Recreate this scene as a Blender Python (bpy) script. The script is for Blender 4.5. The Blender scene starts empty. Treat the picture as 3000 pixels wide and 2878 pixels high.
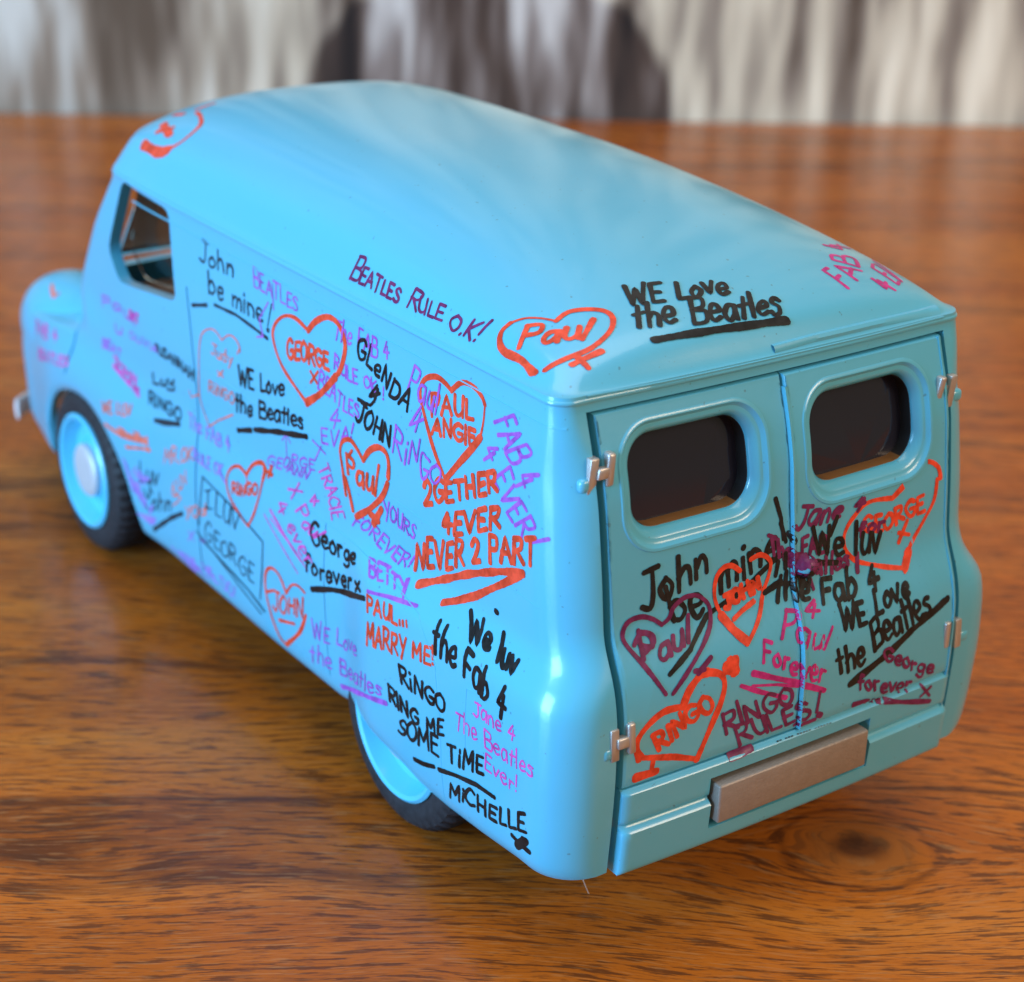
import bpy, bmesh, math, random
from mathutils import Vector, Matrix
from mathutils.bvhtree import BVHTree
random.seed(7)
S = 0.1                                   # model numbers are millimetres; one scene unit is a centimetre
scene = bpy.context.scene
C = scene.collection

# ------------------------------------------------------------------ camera
cam_d = bpy.data.cameras.new('camera')
cam = bpy.data.objects.new('camera', cam_d); C.objects.link(cam)
right = Vector((-0.57039077, -0.82093301, 0.0268953))
up = Vector((0.34221057, -0.20774865, 0.91636915))
back = Vector((-0.74669023, 0.53189236, 0.39942987))
M = Matrix((right, up, back)).transposed().to_4x4()
M.translation = Vector((-77.103, 74.643, 72.622)) * S
cam.matrix_world = M
cam_d.sensor_width = 36.0
cam_d.lens = 64.29
cam_d.clip_start = 0.5; cam_d.clip_end = 500
cam_d.dof.use_dof = True
cam_d.dof.focus_distance = 11.3
cam_d.dof.aperture_fstop = 0.50
cam_d.dof.aperture_blades = 0
scene.camera = cam

# ------------------------------------------------------------------ view, world and lamps
scene.view_settings.view_transform = 'Standard'
scene.view_settings.look = 'None'
scene.view_settings.exposure = 0
scene.view_settings.gamma = 1
scene.cycles.max_bounces = 8
world = bpy.data.worlds.new('World'); scene.world = world; world.use_nodes = True
wn = world.node_tree.nodes; wl = world.node_tree.links
wbg = wn['Background']
wtc = wn.new('ShaderNodeTexCoord'); wsep = wn.new('ShaderNodeSeparateXYZ')
wramp = wn.new('ShaderNodeValToRGB')
wl.new(wtc.outputs['Generated'], wsep.inputs[0])
wmap = wn.new('ShaderNodeMapRange'); wmap.inputs[1].default_value = -1; wmap.inputs[2].default_value = 1
wl.new(wsep.outputs['Z'], wmap.inputs[0]); wl.new(wmap.outputs[0], wramp.inputs[0])
wramp.color_ramp.elements[0].color = (0.10, 0.08, 0.06, 1)
wramp.color_ramp.elements[1].color = (0.45, 0.44, 0.42, 1)
e = wramp.color_ramp.elements.new(0.5); e.color = (0.27, 0.235, 0.17, 1)
wl.new(wramp.outputs[0], wbg.inputs[0]); wbg.inputs[1].default_value = 0.85

def area(name, loc, target, sx, sy, power, col):
    d = bpy.data.lights.new(name, 'AREA'); d.shape = 'RECTANGLE'; d.size = sx; d.size_y = sy
    d.energy = power; d.color = col
    o = bpy.data.objects.new(name, d); C.objects.link(o); o.location = loc
    o.rotation_euler = (Vector(target) - Vector(loc)).to_track_quat('-Z', 'Y').to_euler()
    return o
# the window of the room, to the left of the van, and the softer daylight behind the photographer
area('window_light', (3, 52, 16), (3, 0, 3), 21, 30, 56000, (0.29, 0.62, 1.0))
area('ceiling_light', (10, -6, 62), (3, 0, 0), 50, 50, 17000, (1.0, 0.95, 0.90))
area('room_light', (-46, -26, 32), (0, 0, 2), 24, 18, 17500, (1.0, 0.73, 0.48))

# ------------------------------------------------------------------ helpers
def link(name, me, mats, parent=None, smooth=True, label=None):
    o = bpy.data.objects.new(name, me); C.objects.link(o)
    for m in (mats if isinstance(mats, (list, tuple)) else [mats]): me.materials.append(m)
    if smooth:
        for p in me.polygons: p.use_smooth = True
        me.set_sharp_from_angle(angle=math.radians(38))
    if parent: o.parent = parent
    if label: o['label'] = label
    return o
def mesh_from(verts, faces, name='mesh'):
    me = bpy.data.meshes.new(name); me.from_pydata([tuple(c * S for c in v) for v in verts], [], faces); me.update()
    return me
def bm_mesh(bm, name='mesh'):
    me = bpy.data.meshes.new(name); bm.to_mesh(me); bm.free(); return me
def box_bm(x0, x1, y0, y1, z0, z1, bevel=0.0, seg=2, bm=None):
    b = bmesh.new(); bmesh.ops.create_cube(b, size=1)
    for v in b.verts:
        v.co = Vector(((x0 + x1) / 2 + v.co.x * (x1 - x0), (y0 + y1) / 2 + v.co.y * (y1 - y0), (z0 + z1) / 2 + v.co.z * (z1 - z0))) * S
    if bevel: bmesh.ops.bevel(b, geom=b.edges[:], offset=bevel * S, segments=seg, affect='EDGES', profile=0.5)
    if bm is None: return b
    me = bpy.data.meshes.new('t'); b.to_mesh(me); b.free(); bm.from_mesh(me); bpy.data.meshes.remove(me); return bm
def interp(kn, v):
    if v <= kn[0][0]: return kn[0][1]
    for (a, fa), (b, fb) in zip(kn, kn[1:]):
        if v <= b: return fa + (fb - fa) * (v - a) / (b - a)
    return kn[-1][1]
def smooth_interp(kn, v, w=0.8):          # box-smoothed table lookup
    return sum(interp(kn, v + w * k) for k in (-1, -0.5, 0, 0.5, 1)) / 5
def sstep(a, b, v):
    t = min(1, max(0, (v - a) / (b - a))); return t * t * (3 - 2 * t)
def lathe(profile, n=96, axis='y', mod=None):   # profile: (radius, offset along axis)
    vs = []; fs = []
    for i in range(n):
        a = 2 * math.pi * i / n
        for k, (r, h) in enumerate(profile):
            rr = r if mod is None else r - mod(i, k)
            vs.append((rr * math.cos(a), h, rr * math.sin(a)))
    m = len(profile)
    for i in range(n):
        j = (i + 1) % n
        for k in range(m - 1):
            fs.append((i * m + k, i * m + k + 1, j * m + k + 1, j * m + k))
    return vs, fs

# ------------------------------------------------------------------ materials
def mat(name, base, rough=0.4, metal=0.0, coat=0.0, spec=0.5, build=None, coat_rough=0.05):
    m = bpy.data.materials.new(name); m.use_nodes = True
    nt = m.node_tree; b = nt.nodes['Principled BSDF']
    b.inputs['Base Color'].default_value = (*base, 1)
    b.inputs['Roughness'].default_value = rough; b.inputs['Metallic'].default_value = metal
    b.inputs['Coat Weight'].default_value = coat; b.inputs['Coat Roughness'].default_value = coat_rough
    b.inputs['Specular IOR Level'].default_value = spec
    if build: build(nt, b)
    return m
def N(nt, t, **kw):
    n = nt.nodes.new(t)
    for k, v in kw.items(): setattr(n, k, v)
    return n
def noise(nt, vec, scale, detail=3, rough=0.5, dist=0.0):
    n = N(nt, 'ShaderNodeTexNoise'); n.inputs['Scale'].default_value = scale; n.inputs['Detail'].default_value = detail
    n.inputs['Roughness'].default_value = rough; n.inputs['Distortion'].default_value = dist
    if vec is not None: nt.links.new(vec, n.inputs['Vector'])
    return n.outputs['Fac']
def ramp(nt, fac, stops, interp_='LINEAR'):
    r = N(nt, 'ShaderNodeValToRGB'); cr = r.color_ramp; cr.interpolation = interp_
    cr.elements[0].position = stops[0][0]; cr.elements[0].color = (*stops[0][1], 1)
    cr.elements[1].position = stops[-1][0]; cr.elements[1].color = (*stops[-1][1], 1)
    for p, c in stops[1:-1]:
        el = cr.elements.new(p); el.color = (*c, 1)
    nt.links.new(fac, r.inputs[0]); return r.outputs[0]
def mathn(nt, op, a, b=None, clamp=False):
    n = N(nt, 'ShaderNodeMath', operation=op); n.use_clamp = clamp
    for i, v in enumerate((a, b)):
        if v is None: continue
        if isinstance(v, (int, float)): n.inputs[i].default_value = v
        else: nt.links.new(v, n.inputs[i])
    return n.outputs[0]
def mixc(nt, fac, a, b, mode='MIX'):
    n = N(nt, 'ShaderNodeMix', data_type='RGBA', blend_type=mode)
    for i, v in ((0, fac), (6, a), (7, b)):
        if isinstance(v, (int, float)): n.inputs[i].default_value = v
        elif isinstance(v, tuple): n.inputs[i].default_value = (*v, 1)
        else: nt.links.new(v, n.inputs[i])
    return n.outputs[2]
def bump(nt, b, h, strength, dist=0.01, sock='Normal'):
    n = N(nt, 'ShaderNodeBump'); n.inputs['Strength'].default_value = strength; n.inputs['Distance'].default_value = dist
    nt.links.new(h, n.inputs['Height']); nt.links.new(n.outputs[0], b.inputs[sock])

def b_paint(nt, b):
    tc = N(nt, 'ShaderNodeTexCoord').outputs['Object']
    n1 = noise(nt, tc, 2.2, 3); n2 = noise(nt, tc, 60, 2)
    c = mixc(nt, mathn(nt, 'MULTIPLY', n1, 0.35), (0.088, 0.46, 0.66), (0.115, 0.47, 0.62))
    sp = ramp(nt, noise(nt, tc, 26, 1, 0.4), [(0.765, (0, 0, 0)), (0.785, (1, 1, 1))])
    c = mixc(nt, mathn(nt, 'MULTIPLY', sp, 0.5), c, (0.06, 0.12, 0.14))
    nt.links.new(c, b.inputs['Base Color'])
    nt.links.new(mathn(nt, 'MULTIPLY_ADD', n2, 0.10), b.inputs['Roughness'])
    nt.nodes[-1].inputs[2].default_value = 0.26
    bump(nt, b, mathn(nt, 'ADD', mathn(nt, 'MULTIPLY', noise(nt, tc, 9, 2), 0.7), mathn(nt, 'MULTIPLY', n2, 0.03)), 0.07, 0.02)
PAINT = mat('sky_blue_enamel', (0.16, 0.56, 0.76), 0.30, 0, 0.6, 0.5, b_paint, 0.11)
RIM = mat('wheel_enamel', (0.10, 0.55, 0.80), 0.3, 0, 0.2)
BLACK = mat('black_plastic', (0.012, 0.012, 0.013), 0.5)
SEATM = mat('brown_plastic', (0.20, 0.10, 0.055), 0.4)
def b_rubber(nt, b):
    tc = N(nt, 'ShaderNodeTexCoord').outputs['Object']
    c = ramp(nt, noise(nt, tc, 18, 4), [(0.3, (0.016, 0.016, 0.019)), (0.7, (0.032, 0.032, 0.037))])
    nt.links.new(c, b.inputs['Base Color']); bump(nt, b, noise(nt, tc, 80, 2), 0.15, 0.01)
RUBBER = mat('tyre_rubber', (0.02, 0.02, 0.022), 0.62, 0, 0, 0.35, b_rubber)
def b_copper(nt, b):
    tc = N(nt, 'ShaderNodeTexCoord').outputs['Object']
    mp = N(nt, 'ShaderNodeMapping'); mp.inputs['Scale'].default_value = (1, 0.7, 1); nt.links.new(tc, mp.inputs[0])
    n1 = noise(nt, mp.outputs[0], 22, 5, 0.65)
    c = ramp(nt, n1, [(0.3, (0.29, 0.24, 0.205)), (0.7, (0.34, 0.285, 0.245))])
    nt.links.new(c, b.inputs['Base Color']); bump(nt, b, noise(nt, mp.outputs[0], 60, 3), 0.35, 0.01)
COPPER = mat('dull_copper_paint', (0.6, 0.42, 0.32), 0.45, 0.3, 0, 0.5, b_copper)
HINGE = mat('worn_bright_hinge', (0.50, 0.47, 0.45), 0.36, 0.6, 0, 0.5)
CHROME = mat('bright_metal', (0.92, 0.93, 0.94), 0.18, 0.1)
HUBM = mat('hub_metal', (0.62, 0.60, 0.62), 0.45, 0.25)
GLASS = mat('clear_glazing', (0.9, 0.93, 0.92), 0.04)
g = GLASS.node_tree.nodes['Principled BSDF']; g.inputs['Transmission Weight'].default_value = 1.0; g.inputs['IOR'].default_value = 1.15
SMOKE = mat('dark_glazing', (0.018, 0.019, 0.034), 0.05, 0, 0, 0.5)
AMBER = mat('amber_edge', (0.20, 0.095, 0.03), 0.3)

# ------------------------------------------------------------------ table and backdrop
gx, gy = right.x, right.y
gl = math.hypot(gx, gy); GR = Vector((gx / gl, gy / gl, 0))      # the wood's grain runs along this
def table_mat(nt, b):
    tc = N(nt, 'ShaderNodeTexCoord').outputs['Object']          # object x = along the grain, y = across
    sep = N(nt, 'ShaderNodeSeparateXYZ'); nt.links.new(tc, sep.inputs[0])
    X, Y = sep.outputs[0], sep.outputs[1]
    def vec(sx, sy, dx=0.0, warp=None):
        n = N(nt, 'ShaderNodeCombineXYZ')
        nt.links.new(mathn(nt, 'MULTIPLY', X, sx), n.inputs[0])
        y = Y if warp is None else mathn(nt, 'ADD', Y, warp)
        nt.links.new(mathn(nt, 'MULTIPLY', y, sy), n.inputs[1]); n.inputs[2].default_value = dx
        return n.outputs[0]
    # knot: distances from the eye in the board bend the grain round it
    kx, ky = KNOT
    dx_ = mathn(nt, 'MULTIPLY', mathn(nt, 'SUBTRACT', X, kx), 0.85); dy_ = mathn(nt, 'SUBTRACT', Y, ky)
    r2 = mathn(nt, 'ADD', mathn(nt, 'MULTIPLY', dx_, dx_), mathn(nt, 'MULTIPLY', dy_, dy_))
    rr = mathn(nt, 'SQRT', r2)
    wv = mathn(nt, 'MULTIPLY', mathn(nt, 'SUBTRACT', noise(nt, vec(0.16, 0.35, 3.1), 1.0, 3), 0.5), 1.1)
    push = mathn(nt, 'DIVIDE', mathn(nt, 'MULTIPLY', dy_, -0.9), mathn(nt, 'ADD', mathn(nt, 'MULTIPLY', r2, 2.2), 0.8))
    warp = mathn(nt, 'ADD', wv, push)
    base = ramp(nt, noise(nt, vec(0.10, 1.1, 0.3, warp), 1.0, 4, 0.55), [(0.28, (0.32, 0.072, 0.007)), (0.5, (0.46, 0.117, 0.012)), (0.72, (0.58, 0.180, 0.022))])
    # wide dark growth lines
    band = noise(nt, vec(0.03, 0.62, 7.7, warp), 1.0, 2, 0.5)
    bm_ = ramp(nt, band, [(0.465, (0, 0, 0)), (0.49, (1, 1, 1)), (0.50, (1, 1, 1)), (0.52, (0, 0, 0))])
    brk = ramp(nt, noise(nt, vec(0.9, 9.0, 2.0, warp), 1.0, 4, 0.6), [(0.34, (0.1, 0.1, 0.1)), (0.58, (1, 1, 1))])
    c = mixc(nt, mathn(nt, 'MULTIPLY', mathn(nt, 'MULTIPLY', bm_, brk), 0.85), base, (0.075, 0.020, 0.008))
    # short dark pores
    p1 = ramp(nt, noise(nt, vec(2.2, 24.0, 5.0, warp), 1.0, 4, 0.62), [(0.525, (0, 0, 0)), (0.585, (1, 1, 1))])
    c = mixc(nt, mathn(nt, 'MULTIPLY', p1, 0.78), c, (0.085, 0.026, 0.010))
    p2 = ramp(nt, noise(nt, vec(5.5, 62.0, 9.0, warp), 1.0, 3, 0.6), [(0.53, (0, 0, 0)), (0.62, (1, 1, 1))])
    c = mixc(nt, mathn(nt, 'MULTIPLY', p2, 0.5), c, (0.11, 0.038, 0.014))
    p3 = ramp(nt, noise(nt, vec(3.5, 46.0, 14.0, warp), 1.0, 3, 0.6), [(0.54, (0, 0, 0)), (0.66, (1, 1, 1))])
    c = mixc(nt, mathn(nt, 'MULTIPLY', p3, 0.30), c, (0.48, 0.24, 0.09))
    # the knot itself: dark eye and one ring
    wob = mathn(nt, 'MULTIPLY', mathn(nt, 'SUBTRACT', noise(nt, vec(1.2, 1.8, 1.0), 1.0, 3), 0.5), 0.34)
    rw = mathn(nt, 'ADD', rr, wob)
    eye = ramp(nt, rw, [(0.08, (1, 1, 1)), (0.19, (0, 0, 0))])
    ring = ramp(nt, rw, [(0.41, (0, 0, 0)), (0.45, (1, 1, 1)), (0.46, (1, 1, 1)), (0.51, (0, 0, 0))])
    fl = ramp(nt, rw, [(0.22, (1, 1, 1)), (0.46, (0, 0, 0))])
    c = mixc(nt, mathn(nt, 'MULTIPLY', fl, 0.45), c, (0.30, 0.12, 0.036))
    c = mixc(nt, mathn(nt, 'MULTIPLY', mathn(nt, 'MULTIPLY', ring, brk), 0.75), c, (0.075, 0.022, 0.010))
    c = mixc(nt, mathn(nt, 'MULTIPLY', eye, 0.75), c, (0.055, 0.022, 0.014))
    nt.links.new(c, b.inputs['Base Color'])
    rg = mathn(nt, 'ADD', mathn(nt, 'MULTIPLY', noise(nt, vec(0.8, 3.0, 4.4), 1.0, 4), 0.12), 0.17)
    nt.links.new(rg, b.inputs['Roughness'])
    h = mathn(nt, 'SUBTRACT', mathn(nt, 'MULTIPLY', noise(nt, vec(1.5, 20, 8.0), 1.0, 3), 0.6), mathn(nt, 'MULTIPLY', p1, 0.6))
    bump(nt, b, h, 0.12, 0.01)
def to_grain(p):   # world mm -> table object coordinates
    q = Vector((p[0] * S, p[1] * S, 0)); return (q.dot(GR), q.dot(Vector((-GR.y, GR.x, 0))))
KNOT = to_grain((-4.68, -7.13))
TABLE = mat('varnished_wood', (0.3, 0.11, 0.03), 0.22, 0, 0.0, 0.2, table_mat)
EA, EB = Vector((24.975, -4.076, 0)), Vector((15.105, -20.499, 0))    # the far edge of the table
ed = (EB - EA).normalized(); en = Vector((ed.y, -ed.x, 0))
if en.dot(Vector((1, -0.6, 0))) < 0: en = -en
ang = math.atan2(GR.y, GR.x)
def world_quad(pts, z, th):
    """a slab with the given corners, built in the grain's own axes"""
    R_ = Matrix.Rotation(-ang, 3, 'Z'); vs = []; n = len(pts)
    for zz in (z, z - th):
        for p in pts:
            q = R_ @ Vector((p.x, p.y, 0)); vs.append((q.x, q.y, zz))
    fs = [tuple(range(n)), tuple(range(2 * n - 1, n - 1, -1))] + [(i, n + i, n + (i + 1) % n, (i + 1) % n) for i in range(n)]
    me = bpy.data.meshes.new('slab'); me.from_pydata(vs, [], fs); me.update()
    bm = bmesh.new(); bm.from_mesh(me); bmesh.ops.recalc_face_normals(bm, faces=bm.faces)
    bmesh.ops.bevel(bm, geom=[e_ for e_ in bm.edges], offset=0.12, segments=3, affect='EDGES')
    bm.to_mesh(me); bm.free(); return me
mid = (EA + EB) / 2
tp = [mid + ed * 55, mid - ed * 55, mid - ed * 55 - en * 75, mid + ed * 55 - en * 75]
tab = link('table_top', world_quad(tp, 0, 2.5), TABLE); tab.rotation_euler = (0, 0, ang)
tab['kind'] = 'structure'; tab['label'] = 'varnished brown wood table top with a dark knot, under the toy van'

def wall_mat(nt, b):
    tc = N(nt, 'ShaderNodeTexCoord').outputs['Object']          # x along the wall, z up (cm)
    sep = N(nt, 'ShaderNodeSeparateXYZ'); nt.links.new(tc, sep.inputs[0]); X, Z = sep.outputs[0], sep.outputs[2]
    def vec(sx, sz, d=0.0):
        n = N(nt, 'ShaderNodeCombineXYZ'); nt.links.new(mathn(nt, 'MULTIPLY', X, sx), n.inputs[0])
        nt.links.new(mathn(nt, 'MULTIPLY', Z, sz), n.inputs[2]); n.inputs[1].default_value = d; return n.outputs[0]
    s1 = noise(nt, vec(0.75, 0.12, 1.0), 1.0, 3, 0.55)
    s2 = noise(nt, vec(1.7, 0.22, 5.0), 1.0, 2, 0.5)
    s = mathn(nt, 'ADD', mathn(nt, 'MULTIPLY', s1, 0.65), mathn(nt, 'MULTIPLY', s2, 0.35))
    light = ramp(nt, s, [(0.38, (0.12, 0.08, 0.055)), (0.45, (0.32, 0.25, 0.19)), (0.51, (0.66, 0.55, 0.40)), (0.59, (0.94, 0.82, 0.62))])
    dark = ramp(nt, s, [(0.40, (0.024, 0.017, 0.015)), (0.485, (0.095, 0.060, 0.045)), (0.535, (0.28, 0.22, 0.19)), (0.585, (0.66, 0.60, 0.54))])
    # a big dark arched shape of the print, and a browner patch at the left end
    ex = mathn(nt, 'DIVIDE', mathn(nt, 'SUBTRACT', X, ARCH[0]), ARCH[2]); ez = mathn(nt, 'DIVIDE', mathn(nt, 'SUBTRACT', Z, ARCH[1]), ARCH[3])
    rr = mathn(nt, 'ADD', mathn(nt, 'POWER', mathn(nt, 'ABSOLUTE', ex), 2.4), mathn(nt, 'POWER', mathn(nt, 'ABSOLUTE', ez), 2.0))
    rn = mathn(nt, 'ADD', rr, mathn(nt, 'MULTIPLY', mathn(nt, 'SUBTRACT', s2, 0.5), 0.35))
    inside = ramp(nt, rn, [(0.86, (1, 1, 1)), (1.02, (0, 0, 0))])
    rim_ = ramp(nt, rn, [(1.0, (0, 0, 0)), (1.15, (1, 1, 1)), (1.35, (1, 1, 1)), (1.9, (0, 0, 0))])
    light = mixc(nt, mathn(nt, 'MULTIPLY', rim_, 0.6), light, (0.80, 0.75, 0.66))
    c = mixc(nt, inside, light, dark)
    lf = ramp(nt, mathn(nt, 'ADD', X, mathn(nt, 'MULTIPLY', s1, 1.5)), [(0.0, (1, 1, 1)), (1.0, (0, 0, 0))])
    mp = N(nt, 'ShaderNodeMapRange'); mp.inputs[1].default_value = WL[0]; mp.inputs[2].default_value = WL[1]
    mp.inputs[3].default_value = 1; mp.inputs[4].default_value = 0
    nt.links.new(X, mp.inputs[0])
    c = mixc(nt, mathn(nt, 'MULTIPLY', mp.outputs[0], 0.95), c, ramp(nt, s, [(0.42, (0.13, 0.085, 0.055)), (0.50, (0.30, 0.22, 0.16)), (0.58, (0.66, 0.60, 0.52))]))
    nt.links.new(c, b.inputs['Base Color'])
    bump(nt, b, s2, 0.2, 0.05)
# wall object: x runs to the right as photographed, z up, standing at the table's far edge
WX = ed if ed.dot(GR) > 0 else -ed
wall_o = mid.copy()

ARCH = (-0.65, 0.0, 3.6, 2.8); WL = (-7.0, -3.5)
WALL = mat('printed_backdrop', (0.6, 0.58, 0.55), 0.7, 0, 0, 0.2, wall_mat)
bmw = bmesh.new(); bmesh.ops.create_cube(bmw, size=1)
for v in bmw.verts: v.co = Vector((v.co.x * 110, v.co.y * 1.2 + 0.65, v.co.z * 60 + 20))
bmesh.ops.bevel(bmw, geom=bmw.edges[:], offset=0.1, segments=2, affect='EDGES')
wall = link('wall', bm_mesh(bmw, 'wall'), WALL)
wall.matrix_world = Matrix((( WX.x, en.x, 0, wall_o.x), (WX.y, en.y, 0, wall_o.y), (0, 0, 1, 0), (0, 0, 0, 1)))
wall['kind'] = 'structure'; wall['label'] = 'pale wall with grey and dark vertical streaks behind the table'

# ------------------------------------------------------------------ the van's surface (millimetres)
ZG = 35.5                                                     # height of the gutter
K_REAR = [(5, -4.10), (6.5, -4.22), (9.5, -4.42), (12.6, -4.55), (16.6, -4.46), (18.5, -4.1), (20.2, -3.42), (21.5, -2.76), (25.3, -2.31), (29.9, -1.62), (32.2, -1.0), (35.5, 0.15)]
K_FRONT = [(5, 89.8), (8, 90.6), (14, 91), (17, 90.4), (18.2, 88.5), (19.0, 85), (19.4, 81), (19.7, 77.5), (20.2, 75.4), (21.2, 74.2), (24.5, 72.8), (31, 69.0), (35.5, 65.4)]
K_SIDE = [(5, 17.55), (8, 17.95), (14, 18.1), (17, 17.95), (20, 17.55), (25, 17.6), (30, 17.3), (35.5, 16.65)]
def XR(z): return smooth_interp(K_REAR, z, 0.7)
def XF(z): return smooth_interp(K_FRONT, z, 0.5)
def W(x, z):
    w = smooth_interp(K_SIDE, z, 1.0)
    fl = 1 - sstep(17, 23, x)
    w += fl * (0.95 * (1 - sstep(17.6, 20.4, z)) - 0.18 * sstep(18, 21, z) * (1 - sstep(24, 34, z)))
    w -= 0.75 * sstep(54, 72, x) * sstep(21, 25, z)
    w -= 1.3 * sstep(70, 92, x)
    w += 0.55 * sstep(52, 62, x) * (1 - sstep(74, 84, x)) * (1 - sstep(16, 21, z))
    return w
def bow(y): return 0.32 * (1 - min(1, abs(y) / 14.4) ** 2)
WHEELS = ((13.5, 7.6, 8.1, 0.3), (67.5, 7.6, 9.2, 1.0))
def zbottom(x):
    zb = interp([(-5, 6.1), (0, 5.95), (4, 5.5), (8, 5.2), (11.3, 5.15), (12.2, 5.3), (14, 5.6), (17.5, 5.95), (20.8, 6.15), (22.5, 5.95), (24, 5.7), (34, 5.5), (62, 5.6)], x)
    d = abs(x - 68.0)
    if d < 10.4: zb = max(zb, 6.2 + 8.6 * math.sqrt(max(0, 1 - (d / 10.4) ** 2)) ** 1.1)
    if x > 80: zb += 2.2 * sstep(80, 90, x)
    return zb
ZL = [5.3, 5.45, 5.8, 6.4, 7.1, 8, 9, 10, 11, 12, 13, 14, 15, 16, 17, 17.7, 18.3, 18.9, 19.5, 20.1, 20.7, 21.2, 21.6, 22, 22.3, 22.6, 22.9, 23.2, 23.5, 23.8, 24.2, 24.7, 25.5, 26.5, 27.5, 28.5, 29.5, 30.5, 31.5, 32.5, 33.5, 34.3, 35.0, ZG]
NR, NA, NS, NFA, NF = 16, 10, 130, 14, 10
def outline(z, inset=0.0):
    """half plan contour from the middle of the tail (y=0) round the left side to the middle of the nose"""
    xr, xf = XR(z) + inset, XF(z) - inset
    rr = 3.1 - 1.7 * sstep(30.5, 35.5, z); rf = 7.5 - 3.5 * sstep(21, 25, z)
    pts = []
    wr = W(xr + rr, z) - inset
    for i in range(NR): 
        y = (wr - rr) * i / NR; pts.append((xr - bow(y), y))
    for i in range(NA):
        a = math.pi / 2 * i / NA
        pts.append((xr + rr - rr * math.cos(a), wr - rr + rr * math.sin(a)))
    x0, x1 = xr + rr, xf - rf
    for i in range(NS):
        x = x0 + (x1 - x0) * i / NS; pts.append((x, W(x, z) - inset))
    wf = W(x1, z) - inset
    for i in range(NFA):
        a = math.pi / 2 * i / NFA
        pts.append((x1 + rf * math.sin(a), wf - rf + rf * math.cos(a)))
    nb = 2.2 * (1 - sstep(20, 26, z)) + 1.2
    for i in range(NF + 1):
        y = (wf - rf) * (1 - i / NF); pts.append((xf + nb * (1 - (y / (wf - rf)) ** 2) * 0.6, y))
    return pts
def roofH(x): return 5.6 + 1.7 * sstep(2, 34, x) - 0.25 * sstep(44, 60, x)
def shell_rows(inset):
    rows = []
    n = None
    ref = outline(9, inset)
    for j, z in enumerate(ZL):
        o = outline(z, inset); row = []
        for k, (x, y) in enumerate(o):
            zb = zbottom(ref[k][0])
            t = (z - ZL[0]) / (18.3 - ZL[0])
            zz = zb + t * (18.3 - zb) if t < 1 else z
            zz = max(zz, zb)
            if t < 1:
                x2, y2 = outline_cache(zz, inset)[k]
            else: x2, y2 = x, y
            tuck = 0.35 * (1 - min(1, (zz - zb) / 0.9)) ** 2
            if inset == 0:
                y2 = y2 - (tuck if k > NR else 0)
            row.append((x2, y2, zz))
        rows.append(row)
    # gutter moulding and roof
    base = outline(ZG, inset)
    def ring(off, z):
        r = []
        for (x, y) in base:
            cx, cy = min(50, max(14, x)), 0
            d = math.hypot(x - cx, y - cy) or 1
            r.append((x + (x - cx) / d * off, y + (y - cy) / d * off if y > 1e-6 else 0, z))
        return r
    if inset == 0:
        for off, z in ((0.0, ZG + 0.10), (0.05, ZG + 0.16), (0.08, ZG + 0.26), (0.05, ZG + 0.36), (-0.02, ZG + 0.42), (-0.06, ZG + 0.62)): rows.append(ring(off, z))
    z0 = ZG + (0.62 if inset == 0 else 0.0)
    TN = 28
    start = rows[-1]
    xr0, xf0, w0 = XR(ZG) + inset, XF(ZG) - inset, W(30, ZG) - inset
    for i in range(1, TN + 1):
        tau = (i / TN) ** 1.7
        row = []
        for (x, y, z_) in start:
            cx = min(50, max(14, x))
            X = x + (cx - x) * tau; Y = y * (1 - tau)
            g = max(0, 1 - (abs(Y) / (w0 + 0.02)) ** 2.8) ** 0.57
            dr_ = min(1, max(0, (X - xr0 + bow(Y)) / 24)); df_ = min(1, max(0, (xf0 + 0.6 - X) / 15))
            er = (1 - (1 - dr_) ** 3.2) ** 0.62; ef = (1 - (1 - df_) ** 3.0) ** 0.5
            edge = 1 - (1 - min(1, tau * 9)) ** 2
            row.append((X, Y if i < TN else 0.0, z0 + (roofH(X) - 0.6 - (0 if inset == 0 else 0.5)) * g * er * ef * edge))
        rows.append(row)
    return rows
_oc = {}
def outline_cache(z, inset):
    k = (round(z * 50), inset)
    if k not in _oc: _oc[k] = outline(k[0] / 50, inset)
    return _oc[k]
def make_shell(inset, flip=False):
    rows = shell_rows(inset); vs = []; fs = []
    m = len(rows[0]); full = 2 * m - 2
    for row in rows:
        vs += list(row)
        vs += [(x, -y, z) for (x, y, z) in row[1:-1][::-1]]
    for j in range(len(rows) - 1):
        for k in range(full):
            a = j * full + k; b = j * full + (k + 1) % full
            f = (a, a + full, b + full, b)
            fs.append(f if flip else f[::-1])
    return vs, fs, full
vo, fo, nfull = make_shell(0.0)
vi, fi, _ = make_shell(1.0, True)
nv = len(vo)
faces = fo + [tuple(i + nv for i in f) for f in fi] + [(k, (k + 1) % nfull, nv + (k + 1) % nfull, nv + k) for k in range(nfull)]
body_me = mesh_from(vo + vi, faces, 'body')
bm = bmesh.new(); bm.from_mesh(body_me)
bmesh.ops.remove_doubles(bm, verts=bm.verts, dist=0.0004)
bmesh.ops.dissolve_degenerate(bm, edges=bm.edges, dist=0.0002)
bmesh.ops.recalc_face_normals(bm, faces=bm.faces)
print('body nonmanifold', sum(1 for e_ in bm.edges if not e_.is_manifold), 'faces', len(bm.faces))
bm.to_mesh(body_me); bm.free()
skin_me = mesh_from(vo, fo, 'skin')
skin_bvh = BVHTree.FromPolygons([v.co.copy() for v in skin_me.vertices], [tuple(p.vertices) for p in skin_me.polygons])

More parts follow.
